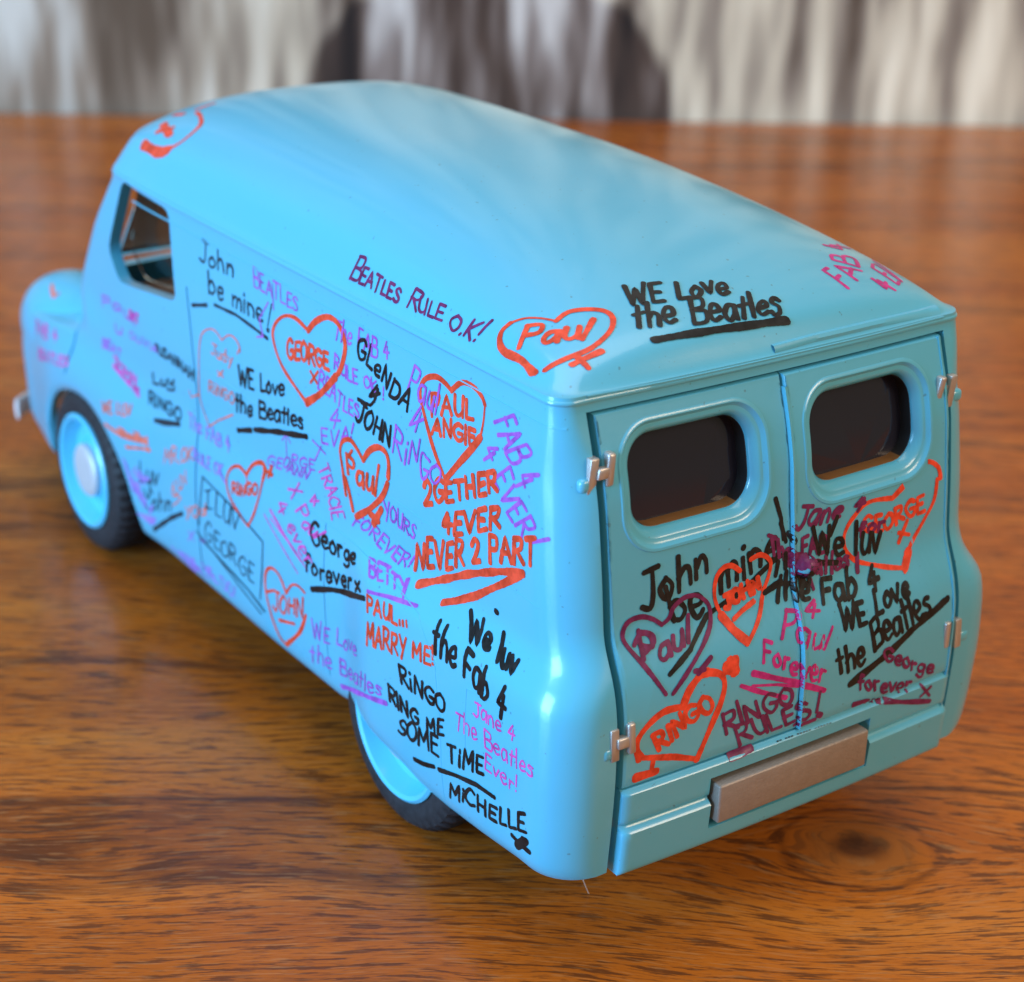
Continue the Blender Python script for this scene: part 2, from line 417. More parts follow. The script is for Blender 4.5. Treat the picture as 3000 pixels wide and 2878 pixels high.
van = bpy.data.objects.new('toy_van', None); C.objects.link(van)
van['label'] = 'sky blue die-cast toy van covered in black, red and purple handwriting'; van['category'] = 'toy van'
body = link('body', body_me, [PAINT, BLACK], van)

# cutters: tail opening and cab windows
DY, DZ0, DZ1 = 14.4, 5.0, 35.0
def prism(pts, axis, a, b):
    """closed prism from 2D outline: axis 'y' -> (x,z) points, axis 'x' -> (y,z)"""
    bmn = bmesh.new(); lo = []; hi = []
    for (u, v) in pts:
        p = lambda c: Vector((u, c, v) if axis == 'y' else (c, u, v)) * S
        lo.append(bmn.verts.new(p(a))); hi.append(bmn.verts.new(p(b)))
    bmn.faces.new(lo); bmn.faces.new(hi[::-1]); n = len(pts)
    for i in range(n): bmn.faces.new((lo[i], hi[i], hi[(i + 1) % n], lo[(i + 1) % n]))
    bmesh.ops.recalc_face_normals(bmn, faces=bmn.faces); return bmn
def round_poly(pts, r, seg=6):
    out = []; n = len(pts)
    for i in range(n):
        p0, p, p1 = Vector(pts[i - 1]), Vector(pts[i]), Vector(pts[(i + 1) % n])
        d0, d1 = (p0 - p).normalized(), (p1 - p).normalized()
        rr = min(r, (p0 - p).length * 0.45, (p1 - p).length * 0.45)
        a, b = p + d0 * rr, p + d1 * rr
        for k in range(seg + 1):
            t = k / seg; q = a * (1 - t) ** 2 + p * 2 * t * (1 - t) + b * t * t
            out.append((q.x, q.y))
    return out
CABWIN = round_poly([(51.2, 35.3), (49.0, 28.6), (60.3, 27.2), (62.9, 29.3), (60.4, 35.6)], 1.0)
SCREEN = round_poly([(-14.2, 24.9), (14.2, 24.9), (13.4, 37.4), (-13.4, 37.4)], 2.2)
cut = bmesh.new()
def add_bm(dst, src):
    me = bpy.data.meshes.new('t'); src.to_mesh(me); src.free(); dst.from_mesh(me); bpy.data.meshes.remove(me)
add_bm(cut, box_bm(-12, 1.6, -DY - 0.22, DY + 0.3, 2, DZ1 + 0.12))
add_bm(cut, prism(CABWIN, 'y', -30, 30))
add_bm(cut, prism(SCREEN, 'x', 60.5, 95))
def side_hit(x, z):
    loc, nrm, i, d = skin_bvh.ray_cast(Vector((x, 40, z)) * S, Vector((0, -1, 0)))
    return loc / S, (nrm if nrm.y > 0 else -nrm)
def groove(pts, w, dep):
    """cutter for a panel gap that follows the side, both flanks"""
    P = []
    for a, b in zip(pts, pts[1:]):
        n_ = max(1, int(math.hypot(b[0] - a[0], b[1] - a[1]) / 1.1))
        P += [(a[0] + (b[0] - a[0]) * i / n_, a[1] + (b[1] - a[1]) * i / n_) for i in range(n_)]
    P.append(pts[-1]); P = [p_ for p_ in catm(P)]
    for sg in (1, -1):
        bg = bmesh.new(); rings = []
        for i, (x, z) in enumerate(P):
            q, nn = side_hit(x, z); a = P[max(0, i - 1)]; b = P[min(len(P) - 1, i + 1)]
            t = Vector((b[0] - a[0], 0, b[1] - a[1])).normalized(); s_ = nn.cross(t).normalized()
            r = [q + s_ * w / 2 + nn * 0.2, q - s_ * w / 2 + nn * 0.2, q - s_ * w * 0.35 - nn * dep, q + s_ * w * 0.35 - nn * dep]
            rings.append([bg.verts.new(Vector((v.x, v.y * sg, v.z)) * S) for v in r])
        for a, b in zip(rings, rings[1:]):
            for k in range(4): bg.faces.new((a[k], a[(k + 1) % 4], b[(k + 1) % 4], b[k]))
        bg.faces.new(rings[0][::-1]); bg.faces.new(rings[-1])
        bmesh.ops.recalc_face_normals(bg, faces=bg.faces); add_bm(cut, bg)
def catm(P): return [((P[max(0, i - 1)][0] + 2 * P[i][0] + P[min(len(P) - 1, i + 1)][0]) / 4, (P[max(0, i - 1)][1] + 2 * P[i][1] + P[min(len(P) - 1, i + 1)][1]) / 4) for i in range(len(P))]
groove([(71.2, 24.0), (70.2, 22.2), (69.4, 20.2), (70.3, 17.5), (71.0, 15.6)], 0.36, 0.4)
groove([(47.4, 30.6), (46.6, 28.0), (45.7, 24), (45.4, 19), (45.6, 12), (45.2, 6.6)], 0.26, 0.35)
groove([(25.2, 19.4), (24.9, 14), (24.6, 6.9)], 0.11, 0.2)
cut_o = bpy.data.objects.new('cutter', bm_mesh(cut, 'cutter')); C.objects.link(cut_o)
md = body.modifiers.new('cut', 'BOOLEAN'); md.operation = 'DIFFERENCE'; md.object = cut_o; md.solver = 'EXACT'
dg = bpy.context.evaluated_depsgraph_get()
new_me = bpy.data.meshes.new_from_object(body.evaluated_get(dg))
body.modifiers.clear(); body.data = new_me; bpy.data.objects.remove(cut_o)
for p in new_me.polygons: p.use_smooth = True
new_me.set_sharp_from_angle(angle=math.radians(30))
print('body after cut', len(new_me.polygons))

# ------------------------------------------------------------------ tail doors
def tail_x(y, z): return XR(z) - bow(y)
def rrect(y0, y1, z0, z1, r, ang_list):
    cy, cz = (y0 + y1) / 2, (z0 + z1) / 2; hy, hz = (y1 - y0) / 2, (z1 - z0) / 2
    out = []
    for a in ang_list:
        dy, dz = math.cos(a), math.sin(a)
        lo_, hi_ = 0, 60
        for _ in range(40):
            m_ = (lo_ + hi_) / 2; py, pz = abs(dy * m_), abs(dz * m_)
            qy, qz = max(0, py - (hy - r)), max(0, pz - (hz - r))
            ins = py <= hy and pz <= hz and not (py > hy - r and pz > hz - r and math.hypot(qy, qz) > r)
            if ins: lo_ = m_
            else: hi_ = m_
        out.append((cy + dy * lo_, cz + dz * lo_))
    return out
def rect_ray(cy, cz, y0, y1, z0, z1, a):
    dy, dz = math.cos(a), math.sin(a); t = 1e9
    if dy > 1e-9: t = min(t, (y1 - cy) / dy)
    if dy < -1e-9: t = min(t, (y0 - cy) / dy)
    if dz > 1e-9: t = min(t, (z1 - cz) / dz)
    if dz < -1e-9: t = min(t, (z0 - cz) / dz)
    return (cy + dy * t, cz + dz * t)
door_bvh = []
def make_door(y0, y1, z0, z1, wy0, wy1, wz0, wz1, proud, lip):
    cy, cz = (wy0 + wy1) / 2, (wz0 + wz1) / 2
    angs = sorted([2 * math.pi * i / 120 for i in range(120)] + [math.atan2(b - cz, a - cy) % (2 * math.pi) for a in (y0, y1) for b in (z0, z1)])
    inner = rrect(wy0, wy1, wz0, wz1, 2.6, angs)
    outer = [rect_ray(cy, cz, y0, y1, z0, z1, a) for a in angs]
    n = len(angs); vs = []; fs = []
    def X(y, z, off=0): return tail_x(y, z) - proud + off
    loops = []
    K = 18
    for k in range(K + 1):
        t = k / K
        loops.append([(p[0] + (q[0] - p[0]) * t, p[1] + (q[1] - p[1]) * t) for p, q in zip(inner, outer)])
    rows = [[(X(y, z, 1.0), y, z) for y, z in loops[0]], [(X(y, z), y, z) for y, z in loops[0]]]
    rows += [[(X(y, z), y, z) for y, z in lp] for lp in loops[1:-1]]
    # rounded outer edge
    def shrink(p, d): return (min(max(p[0], y0 + d), y1 - d), min(max(p[1], z0 + d), z1 - d))
    rows.append([(X(*shrink(p, 0.22)), *shrink(p, 0.22)) for p in outer])
    rows.append([(X(*shrink(p, 0.07), 0.06), *shrink(p, 0.07)) for p in outer])
    rows.append([(X(*p, 0.22), *p) for p in outer])
    rows.append([(X(*p, 1.0), *p) for p in outer])
    for r in rows: vs += r
    m = len(rows)
    for j in range(m - 1):
        for i in range(n):
            fs.append((j * n + i, j * n + (i + 1) % n, (j + 1) * n + (i + 1) % n, (j + 1) * n + i))
    for i in range(n): fs.append(((m - 1) * n + i, (m - 1) * n + (i + 1) % n, (i + 1) % n, i))
    bmn = bmesh.new(); me = mesh_from(vs, fs); bmn.from_mesh(me)
    bmesh.ops.recalc_face_normals(bmn, faces=bmn.faces); bmn.to_mesh(me); bmn.free()
    d = link('rear_door', me, PAINT, van)
    door_bvh.append(BVHTree.FromPolygons([v.co.copy() for v in me.vertices], [tuple(p.vertices) for p in me.polygons]))
    # window frame: stepped recess
    prof = [(-0.10, 0.02), (0.0, -0.07), (0.16, -0.06), (0.30, 0.10), (0.42, 0.20), (0.62, 0.20), (0.72, 0.24), (0.90, 0.42), (1.05, 0.62), (1.14, 0.85), (1.14, 1.35)]
    vs = []; fs = []
    for ins, dep in prof:
        for (y, z) in rrect(wy0 + ins, wy1 - ins, wz0 + ins, wz1 - ins, 2.6 - ins * 0.75, angs): vs.append((X(y, z, dep), y, z))
    m = len(prof)
    for j in range(m - 1):
        for i in range(n): fs.append((j * n + i, j * n + (i + 1) % n, (j + 1) * n + (i + 1) % n, (j + 1) * n + i))
    me = mesh_from(vs, fs); bmn = bmesh.new(); bmn.from_mesh(me)
    bmesh.ops.recalc_face_normals(bmn, faces=bmn.faces)
    f0 = max(bmn.faces, key=lambda f: f.calc_center_median().z)
    bmn.to_mesh(me); bmn.free()
    link('window_frame', me, PAINT, d)
    # dark plastic reveal and amber lower lip behind the opening, then the pane
    vs = []; fs = []
    for ins, dep in ((1.10, 0.80), (1.17, 0.88), (1.17, 1.9), (1.5, 1.9)):
        for (y, z) in rrect(wy0 + ins, wy1 - ins, wz0 + ins, wz1 - ins, 1.7, angs): vs.append((X(y, z, dep), y, z))
    for j in range(3):
        for i in range(n): fs.append((j * n + i, j * n + (i + 1) % n, (j + 1) * n + (i + 1) % n, (j + 1) * n + i))
    gs = link('window_seal', mesh_from(vs, fs), [BLACK, AMBER], d)
    for p in gs.data.polygons:
        c = p.center / S
        if c.z < wz0 + 1.35 and wy0 + 1.8 < c.y < wy1 - 1.2: p.material_index = 1
    vs = [(X(y, z, 1.75), y, z) for (y, z) in rrect(wy0 + 1.0, wy1 - 1.0, wz0 + 1.0, wz1 - 1.0, 1.6, angs)]
    vs2 = [(x + 0.3, y, z) for (x, y, z) in vs]
    fs = [tuple(range(n)), tuple(range(2 * n - 1, n - 1, -1))] + [(i, n + i, n + (i + 1) % n, (i + 1) % n) for i in range(n)]
    link('window_pane', mesh_from(vs + vs2, fs), SMOKE, d, smooth=False)
    return d
LW = (1.75, 13.05, 26.3, 34.15); RW = (-12.45, -1.0, 26.3, 34.15)
dl = make_door(0.10, 14.18, 12.05, 34.9, *LW, 0.0, 0)
dr = make_door(-14.2, -0.02, 12.05, 34.9, *RW, 0.22, 1)
# overlapping edge strip of the right door
def strip(pts_fn, z0, z1, n, ya, yb, h0, h1, name, parent, mt=None):
    vs = []; fs = []
    for i in range(n + 1):
        z = z0 + (z1 - z0) * i / n
        for (y, h) in ((ya, 0.05), (ya + (yb - ya) * 0.12, -h0), (ya + (yb - ya) * 0.5, -h1), (yb, 0.05)):
            vs.append((tail_x(y, z) + h, y, z))
    for i in range(n):
        for k in range(3): fs.append((i * 4 + k, i * 4 + k + 1, (i + 1) * 4 + k + 1, (i + 1) * 4 + k))
    me = mesh_from(vs, fs); b_ = bmesh.new(); b_.from_mesh(me); bmesh.ops.recalc_face_normals(b_, faces=b_.faces); b_.to_mesh(me); b_.free()
    door_bvh.append(BVHTree.FromPolygons([v.co.copy() for v in me.vertices], [tuple(p.vertices) for p in me.polygons]))
    return link(name, me, mt or PAINT, parent)
strip(None, 12.1, 34.2, 60, 0.16, -0.40, 0.29, 0.25, 'door_edge', dr)
strip(None, 6.1, 34.9, 60, -13.75, -14.15, 0.30, 0.28, 'door_edge', dr)

# lower tail panel with its two steps and the number plate recess
PL = (-5.85, 7.1, 7.7, 10.45)                               # number plate: y0, y1, z0, z1
def low_off(z): return -0.34 * (1 - sstep(11.7, 12.02, z)) - 0.30 * (1 - sstep(9.0, 9.35, z)) + 0.16 * math.exp(-((z - 9.45) / 0.16) ** 2)
ys = [-14.2, -14.12, -13.9] + [-13.5 + 27 * i / 60 for i in range(61)] + [13.88, 14.1, 14.18]
rec = (PL[0] - 0.5, PL[1] + 0.20, PL[2] - 0.35, PL[3] + 0.28)
ys = sorted(set([round(y, 3) for y in ys] + [rec[0] - 0.12, rec[0], rec[1], rec[1] + 0.12]))
zs = sorted(set([5.9, 5.97, 6.1, 6.3, 6.6, 7, rec[2] - 0.14, rec[2], 8, 8.5, 9.0, 9.15, 9.25, 9.35, 9.45, 9.55, 9.65, 9.8, 10.1, 10.4, rec[3], rec[3] + 0.14, 11.0, 11.4, 11.6, 11.7, 11.8, 11.9, 12.0]))
vs = []; fs = []
for z in zs:
    for y in ys:
        x = tail_x(y, z) + low_off(z)
        e_ = min(y + 14.2, 14.18 - y, z - 5.9)
        x += 0.22 * max(0, 1 - e_ / 0.3) ** 2
        if rec[0] - 0.01 <= y <= rec[1] + 0.01 and rec[2] - 0.01 <= z <= rec[3] + 0.01: x = tail_x(0, 9) + 0.55
        vs.append((x, y, z))
n = len(ys)
for j in range(len(zs) - 1):
    for i in range(n - 1): fs.append((j * n + i, (j + 1) * n + i, (j + 1) * n + i + 1, j * n + i + 1))
nvp = len(vs); vs += [(tail_x(0, 9) + 1.6, y, z) for z in zs for y in ys]
for j in range(len(zs) - 1):
    fs.append((j * n, j * n + nvp, (j + 1) * n + nvp, (j + 1) * n)); fs.append((j * n + n - 1, (j + 1) * n + n - 1, (j + 1) * n + n - 1 + nvp, j * n + n - 1 + nvp))
jt = (len(zs) - 1) * n
for i in range(n - 1):
    fs.append((i, i + 1, i + 1 + nvp, i + nvp)); fs.append((jt + i, jt + i + nvp, jt + i + 1 + nvp, jt + i + 1))
low = link('lower_panel', mesh_from(vs, fs), PAINT, van)
door_bvh.append(BVHTree.FromPolygons([v.co.copy() for v in low.data.vertices], [tuple(p.vertices) for p in low.data.polygons]))
pb = box_bm(tail_x(0, 9) - 0.95, tail_x(0, 9) + 0.6, PL[0], PL[1], PL[2], PL[3], 0.16, 3)
link('number_plate', bm_mesh(pb), COPPER, low)

# the closed handle of the tail doors, a small rounded boss
hv_, hf_ = [], []
hy, hz = -0.95, 22.7
for j in range(9):
    ph = math.pi / 2 * j / 8
    for i in range(20):
        th = 2 * math.pi * i / 20
        hv_.append((tail_x(hy, hz) - 0.2 - 0.75 * math.sin(ph), hy + 0.85 * math.cos(ph) * math.cos(th), hz + 0.75 * math.cos(ph) * math.sin(th)))
for j in range(8):
    for i in range(20): hf_.append((j * 20 + i, j * 20 + (i + 1) % 20, (j + 1) * 20 + (i + 1) % 20, (j + 1) * 20 + i))
hm = mesh_from(hv_, hf_); b_ = bmesh.new(); b_.from_mesh(hm); bmesh.ops.remove_doubles(b_, verts=b_.verts, dist=0.0005); bmesh.ops.recalc_face_normals(b_, faces=b_.faces); b_.to_mesh(hm); b_.free()
link('door_handle', hm, PAINT, dr)
door_bvh.append(BVHTree.FromPolygons([v.co.copy() for v in hm.vertices], [tuple(p.vertices) for p in hm.polygons]))

# hinges
def hinge(side, zc, parent):
    y_seam = DY * side + (0.45 if side < 0 else -0.1)
    b_ = bmesh.new()
    xx = tail_x(14.4, zc)
    yy = lambda a, b: (min(y_seam + side * a, y_seam + side * b), max(y_seam + side * a, y_seam + side * b))
    box_bm(xx - 0.20, xx + 0.4, *yy(0.28, 0.9), zc - 1.2, zc + 1.0, 0.09, 2, b_)
    box_bm(xx - 0.36, xx + 0.3, *yy(-0.30, -0.85), zc - 0.9, zc + 1.15, 0.16, 3, b_)
    box_bm(xx - 0.20, xx + 0.3, *yy(0.4, -0.5), zc - 0.35, zc + 0.35, 0.10, 2, b_)
    for v_ in b_.verts: v_.co.x += 0.012 * math.sin(v_.co.z * 23 + side) ; v_.co.y += 0.010 * math.sin(v_.co.z * 17)
    sh = 0.9 * 0
    o = link('hinge', bm_mesh(b_), HINGE, parent)
    return o
hinge(1, 15.5, dl); hinge(1, 31.7, dl); hinge(-1, 14.9, dr); hinge(-1, 31.4, dr)
# socket bosses in the body beside the hinges
for side, zc in ((1, 15.5), (1, 31.7), (-1, 14.9), (-1, 31.4)):
    xx = tail_x(14.4, zc)
    link('hinge_boss', bm_mesh(box_bm(xx - 0.10, xx + 2.0, min(side * 14.8, side * 15.9), max(side * 14.8, side * 15.75), zc - 1.1, zc - 0.2, 0.3, 3)), PAINT, body)

# ------------------------------------------------------------------ front wings
def dome(cx, cy, cz, rx, ry, rz, name, mt, n=28, zmin=-0.2, e=2.4):
    vs = []; fs = []
    for j in range(n // 2 + 1):
        ph = math.pi / 2 * (1 - j / (n // 2)) + zmin * j / (n // 2)
        for i in range(n):
            th = 2 * math.pi * i / n
            c_, s_ = math.cos(th), math.sin(th); cc = math.copysign(abs(c_) ** (2 / e), c_); ss = math.copysign(abs(s_) ** (2 / e), s_)
            vs.append((cx + rx * math.cos(ph) * cc, cy + ry * math.cos(ph) * ss, cz + rz * math.sin(ph)))
    for j in range(n // 2):
        for i in range(n): fs.append((j * n + i, (j + 1) * n + i, (j + 1) * n + (i + 1) % n, j * n + (i + 1) % n))
    return link(name, mesh_from(vs, fs), mt, van)
wing_bvh = []
for s_ in (1, -1):
    wo = dome(80.5, s_ * 12.6, 16.2, 9.6, 4.9, 5.5, 'front_wing', PAINT, 36, -0.1, 2.2)
    wing_bvh.append(BVHTree.FromPolygons([v.co.copy() for v in wo.data.vertices], [tuple(p.vertices) for p in wo.data.polygons]))

# ------------------------------------------------------------------ surface lookup shared by mouldings and pen strokes
FR = {  # projection frames: u, v, outward normal
 'S': (Vector((-1, 0, 0)), Vector((0, 0, 1)), Vector((0, 1, 0))),
 'R': (Vector((0, -1, 0)), Vector((0, 0, 1)), Vector((-1, 0, 0))),
}
def frame(nrm, uh):
    nrm = nrm.normalized(); u = (uh - nrm * uh.dot(nrm)).normalized(); v = nrm.cross(u); return (u, v, nrm)
FR['T'] = frame(Vector((0, 0.7, 0.72)), Vector((-1, 0, 0)))
FR['K'] = frame(Vector((-0.35, 0.35, 0.87)), Vector((-0.3, -1, 0)))
FR['F'] = frame(Vector((0.25, 0.45, 0.86)), Vector((-1, -0.4, 0)))
FR['Q'] = frame(Vector((-0.35, -0.35, 0.87)), Vector((-0.2, -1, 0)))
def surf(fk, u, v):
    """hit point (cm), normal for frame coordinates in mm"""
    U, V, Nn = FR[fk]
    o = (U * u + V * v) * S + Nn * 20; best = None
    for k, t in enumerate([skin_bvh] + wing_bvh + door_bvh):
        if k > 2 and fk in 'STF': continue
        loc, nrm, i, d = t.ray_cast(o, -Nn)
        if loc is None: continue
        if k == 0:
            q = loc / S
            if q.x < 3 and -DY - 0.22 < q.y < DY + 0.3 and q.z < DZ1 + 0.12: continue       # the skin is cut away here
        if best is None or d < best[2]: best = (loc, nrm if nrm.dot(Nn) > 0 else -nrm, d)
    return best
def ridge(name, fk, pts, w, h, parent, mt=None):
    """thin raised bead along frame points"""
    P = []
    for a, b in zip(pts, pts[1:]):
        L = math.hypot(b[0] - a[0], b[1] - a[1]); n_ = max(1, int(L / 0.5))
        for i in range(n_): P.append((a[0] + (b[0] - a[0]) * i / n_, a[1] + (b[1] - a[1]) * i / n_))
    P.append(pts[-1])
    vs = []; fs = []
    for i, p in enumerate(P):
        a = P[max(0, i - 1)]; b = P[min(len(P) - 1, i + 1)]
        dx, dy = b[0] - a[0], b[1] - a[1]; L = math.hypot(dx, dy) or 1; nx, ny = -dy / L, dx / L
        for k, hh in ((-1, -0.03), (-0.4, h), (0.4, h), (1, -0.03)):
            s_ = surf(fk, p[0] + nx * w / 2 * k, p[1] + ny * w / 2 * k)
            if s_ is None: return None
            q = s_[0] / S + s_[1] * hh; vs.append(tuple(q))
    for i in range(len(P) - 1):
        for k in range(3): fs.append((i * 4 + k, i * 4 + k + 1, (i + 1) * 4 + k + 1, (i + 1) * 4 + k))
    me = mesh_from(vs, fs); b_ = bmesh.new(); b_.from_mesh(me); bmesh.ops.recalc_face_normals(b_, faces=b_.faces); b_.to_mesh(me); b_.free()
    return link(name, me, mt or PAINT, parent)

# ------------------------------------------------------------------ mouldings and panel lines
def line_s(pts): return [(-x, z) for x, z in pts]
for pts, w_, h_ in (
    ([(5.3, 10.2), (5.3, 15.8)], 0.12, 0.03), ([(5.3, 15.8), (0.6, 16.4)], 0.10, 0.03),
    ([(8.1, 5.9), (8.2, 12), (9.0, 16), (11.5, 18.2), (16, 19.0), (30, 19.2), (44, 19.3)], 0.12, 0.03),   # wing edge
    ([(0.2, 23.2), (14, 24.0), (30, 24.4), (44, 24.8)], 0.10, 0.022)):
    ridge('panel_line', 'S', line_s(pts), w_, h_, body)
ridge('drip_rail', 'S', line_s([(x, 34.35 + 0.002 * x) for x in (0.0, 10, 20, 30, 45, 58)]), 0.16, 0.05, body)
# raised bead over the right-hand tail door and a faint crease over the left-hand one
def bead_R(pts, w_, h_): return ridge('visor_bead', 'R', [(-y, z) for y, z in pts], w_, h_, body)
bead_R([(0.4, 36.42), (-3, 36.5), (-8, 36.5), (-14.5, 36.4)], 0.5, 0.16)
bead_R([(14.6, 36.05), (8, 35.95), (0, 35.95), (-8, 35.95), (-14.6, 36.0)], 0.2, 0.07)

# ------------------------------------------------------------------ glazing of the cab, chassis, interior
def flat_panel(pts, axis, c, th):
    b_ = prism(pts, axis, c - th / 2, c + th / 2); return bm_mesh(b_)
grow = lambda pts, k: [((u - sum(p[0] for p in pts) / len(pts)) * k + sum(p[0] for p in pts) / len(pts), (v - sum(p[1] for p in pts) / len(pts)) * k + sum(p[1] for p in pts) / len(pts)) for u, v in pts]
link('side_window_pane', flat_panel(grow(CABWIN, 1.05), 'y', 14.75, 0.25), GLASS, van, smooth=False)
link('side_window_pane', flat_panel(grow(CABWIN, 1.05), 'y', -14.75, 0.25), GLASS, van, smooth=False)
sp = bmesh.new()
sw = [(-13.0, 26.2), (13.0, 26.2), (12.0, 36.6), (-12.0, 36.6)]
for dx in (0, 0.3):
    sp.faces.new([sp.verts.new(Vector((70.6 - (z - 26.2) * 0.60 - dx, y, z)) * S) for y, z in sw])
link('windscreen', bm_mesh(sp), GLASS, van, smooth=False)
ch = box_bm(1.5, 84, -14.6, 14.6, 6.6, 7.6, 0.2)
link('chassis', bm_mesh(ch), BLACK, van)
seat = bmesh.new()
box_bm(47, 56, -13, 13, 12, 20, 1.2, 3, seat); box_bm(45.6, 48.6, -13, 13, 14, 25, 1.2, 3, seat)
link('seat', bm_mesh(seat), SEATM, van)
link('dashboard', bm_mesh(box_bm(62.5, 70.6, -14.2, 14.2, 19.5, 23.6, 0.8, 3)), SEATM, van)
link('dark_partition', bm_mesh(box_bm(30, 30.8, -14.9, 14.9, 7.5, 37, 0.1)), BLACK, van)  # added black board that keeps the inside behind the cab dark
sw_v, sw_f = [], []
for i in range(32):
    a = 2 * math.pi * i / 32
    for k in range(8):
        b2 = 2 * math.pi * k / 8; r_ = 3.4 + 0.3 * math.cos(b2)
        p = Vector((0.3 * math.sin(b2), r_ * math.cos(a), r_ * math.sin(a))); p.rotate(Matrix.Rotation(math.radians(35), 3, 'Y'))
        sw_v.append((60.5 + p.x, -6.5 + p.y, 25.0 + p.z))
for i in range(32):
    for k in range(8): sw_f.append((i * 8 + k, i * 8 + (k + 1) % 8, ((i + 1) % 32) * 8 + (k + 1) % 8, ((i + 1) % 32) * 8 + k))
link('steering_wheel', mesh_from(sw_v, sw_f), BLACK, van)

# ------------------------------------------------------------------ nose: bonnet, grille, lamps, bumper
dome(80, 0, 15.5, 12.0, 7.5, 5.8, 'bonnet', PAINT)
for s_ in (1, -1):
    pv, pf = lathe([(0.01, 1.6), (1.2, 1.35), (2.0, 0.8), (2.35, 0.1), (2.45, -0.4), (2.75, -0.5), (2.8, -1.2)], 36)
    hl = link('headlight', mesh_from(pv, pf), CHROME, van)
    hl.rotation_euler = (0, 0, -math.pi / 2); hl.location = Vector((90.3, s_ * 11.2, 16.4)) * S
gr = bmesh.new()
for i in range(7): box_bm(90.6, 92.6, -6.0, 6.0, 9.6 + i * 1.25, 10.1 + i * 1.25, 0.12, 1, gr)
link('grille', bm_mesh(gr), CHROME, van)
def bumper_mesh(x0, xw, yh, z0, z1, sgn):
    vs = []; fs = []; n_ = 40
    for i in range(n_ + 1):
        u = -1 + 2 * i / n_; y = yh * u; x = x0 + sgn * (1.6 - 3.2 * abs(u) ** 6)
        for dz, dx in ((-1, 0), (-0.8, 0.45), (0, 0.75), (0.8, 0.45), (1, 0), (0.8, -0.35), (-0.8, -0.35)):
            vs.append((x + sgn * dx * 0.9, y, (z0 + z1) / 2 + dz * (z1 - z0) / 2))
    for i in range(n_):
        for k in range(7): fs.append((i * 7 + k, i * 7 + (k + 1) % 7, (i + 1) * 7 + (k + 1) % 7, (i + 1) * 7 + k))
    fs.append(tuple(range(7))); fs.append(tuple(n_ * 7 + k for k in range(7))[::-1])
    return mesh_from(vs, fs)
link('front_bumper', bumper_mesh(91.2, 0, 16.6, 5.0, 7.2, 1), CHROME, van)


# ------------------------------------------------------------------ wheels
def wheel(x, y, side, dish=1):
    w = bpy.data.objects.new('wheel', None); C.objects.link(w); w.parent = van
    w.location = Vector((x, y, 7.6)) * S; w.rotation_euler = (0, random.uniform(0, 6), 0)
    R = 7.6; hw = 2.6
    prof = [(5.05, -hw + 0.5), (5.2, -hw), (6.3, -hw - 0.05), (7.1, -hw + 0.25), (7.5, -hw + 0.75), (R, -hw + 1.0), (R, -0.25), (R - 0.22, -0.2), (R - 0.22, 0.2), (R, 0.25), (R, hw - 1.0), (7.5, hw - 0.75), (7.1, hw - 0.25), (6.3, hw + 0.05), (5.6, hw + 0.02), (5.2, hw - 0.1), (5.05, hw - 0.6)]
    tread = (3, 4, 5, 6, 9, 10, 11, 12)
    def mod(i, k):
        if k in (5, 6, 9, 10): return 0.26 if i % 4 >= 2 else 0.0
        if k in (4, 11): return 0.20 if i % 4 >= 2 else 0.0
        return 0.0
    tv, tf = lathe(prof, 176, mod=mod)
    link('tyre', mesh_from(tv, tf), RUBBER, w)
    s = side
    rp = [(5.22, (hw - 0.35)), (5.28, hw + 0.12), (5.05, hw + 0.30), (4.75, hw + 0.16), (4.5, hw - 0.4), (4.1, hw - 1.0), (3.3, hw - 1.2), (2.9, hw - 1.0), (2.6, hw - 0.7), (2.4, hw - 0.5)]
    rv, rf = lathe([(r, h * s) for r, h in rp], 72)
    link('rim', mesh_from(rv, rf), RIM, w)
    hp = [(2.45, hw - 0.8), (2.42, hw - 0.1), (2.25, hw + 0.06), (1.8, hw + 0.12), (0.8, hw + 0.14), (0.001, hw + 0.14)]
    hv, hf = lathe([(r, h * s) for r, h in hp], 48)
    link('hub_cap', mesh_from(hv, hf), HUBM, w)
    return w
for x, yw in ((15.2, 15.4), (68.2, 15.75)):
    wheel(x, yw, 1); wheel(x, -yw, -1)
for x in (15.2, 68.2):
    av, af = lathe([(0.9, -13), (0.9, 13)], 16)
    ax = link('axle', mesh_from(av, af), CHROME, van); ax.location = Vector((x, 0, 7.6)) * S

# ------------------------------------------------------------------ pen strokes
def ink(name, col, rough=0.42):
    def f(nt, b):
        tc = N(nt, 'ShaderNodeTexCoord').outputs['Object']
        n_ = noise(nt, tc, 14, 3, 0.6)
        c = ramp(nt, n_, [(0.32, tuple(x * 0.72 for x in col)), (0.68, tuple(min(1, x * 1.25 + 0.012) for x in col))])
        nt.links.new(c, b.inputs['Base Color'])
    return mat(name, col, rough, 0, 0.08, 0.3, f, 0.1)
INK = {'k': ink('black_ink', (0.004, 0.005, 0.006), 0.4), 'o': ink('red_orange_ink', (0.78, 0.06, 0.02)),
       'p': ink('purple_ink', (0.36, 0.09, 0.50)), 'h': ink('pink_ink', (0.66, 0.07, 0.36)), 'm': ink('magenta_ink', (0.52, 0.02, 0.22)),
       'l': ink('lilac_ink', (0.36, 0.20, 0.66)), 'v': ink('plum_ink', (0.16, 0.012, 0.085)),
       'r': ink('pale_red_ink', (0.80, 0.16, 0.10)), 't': ink('thin_black_ink', (0.006, 0.025, 0.04))}
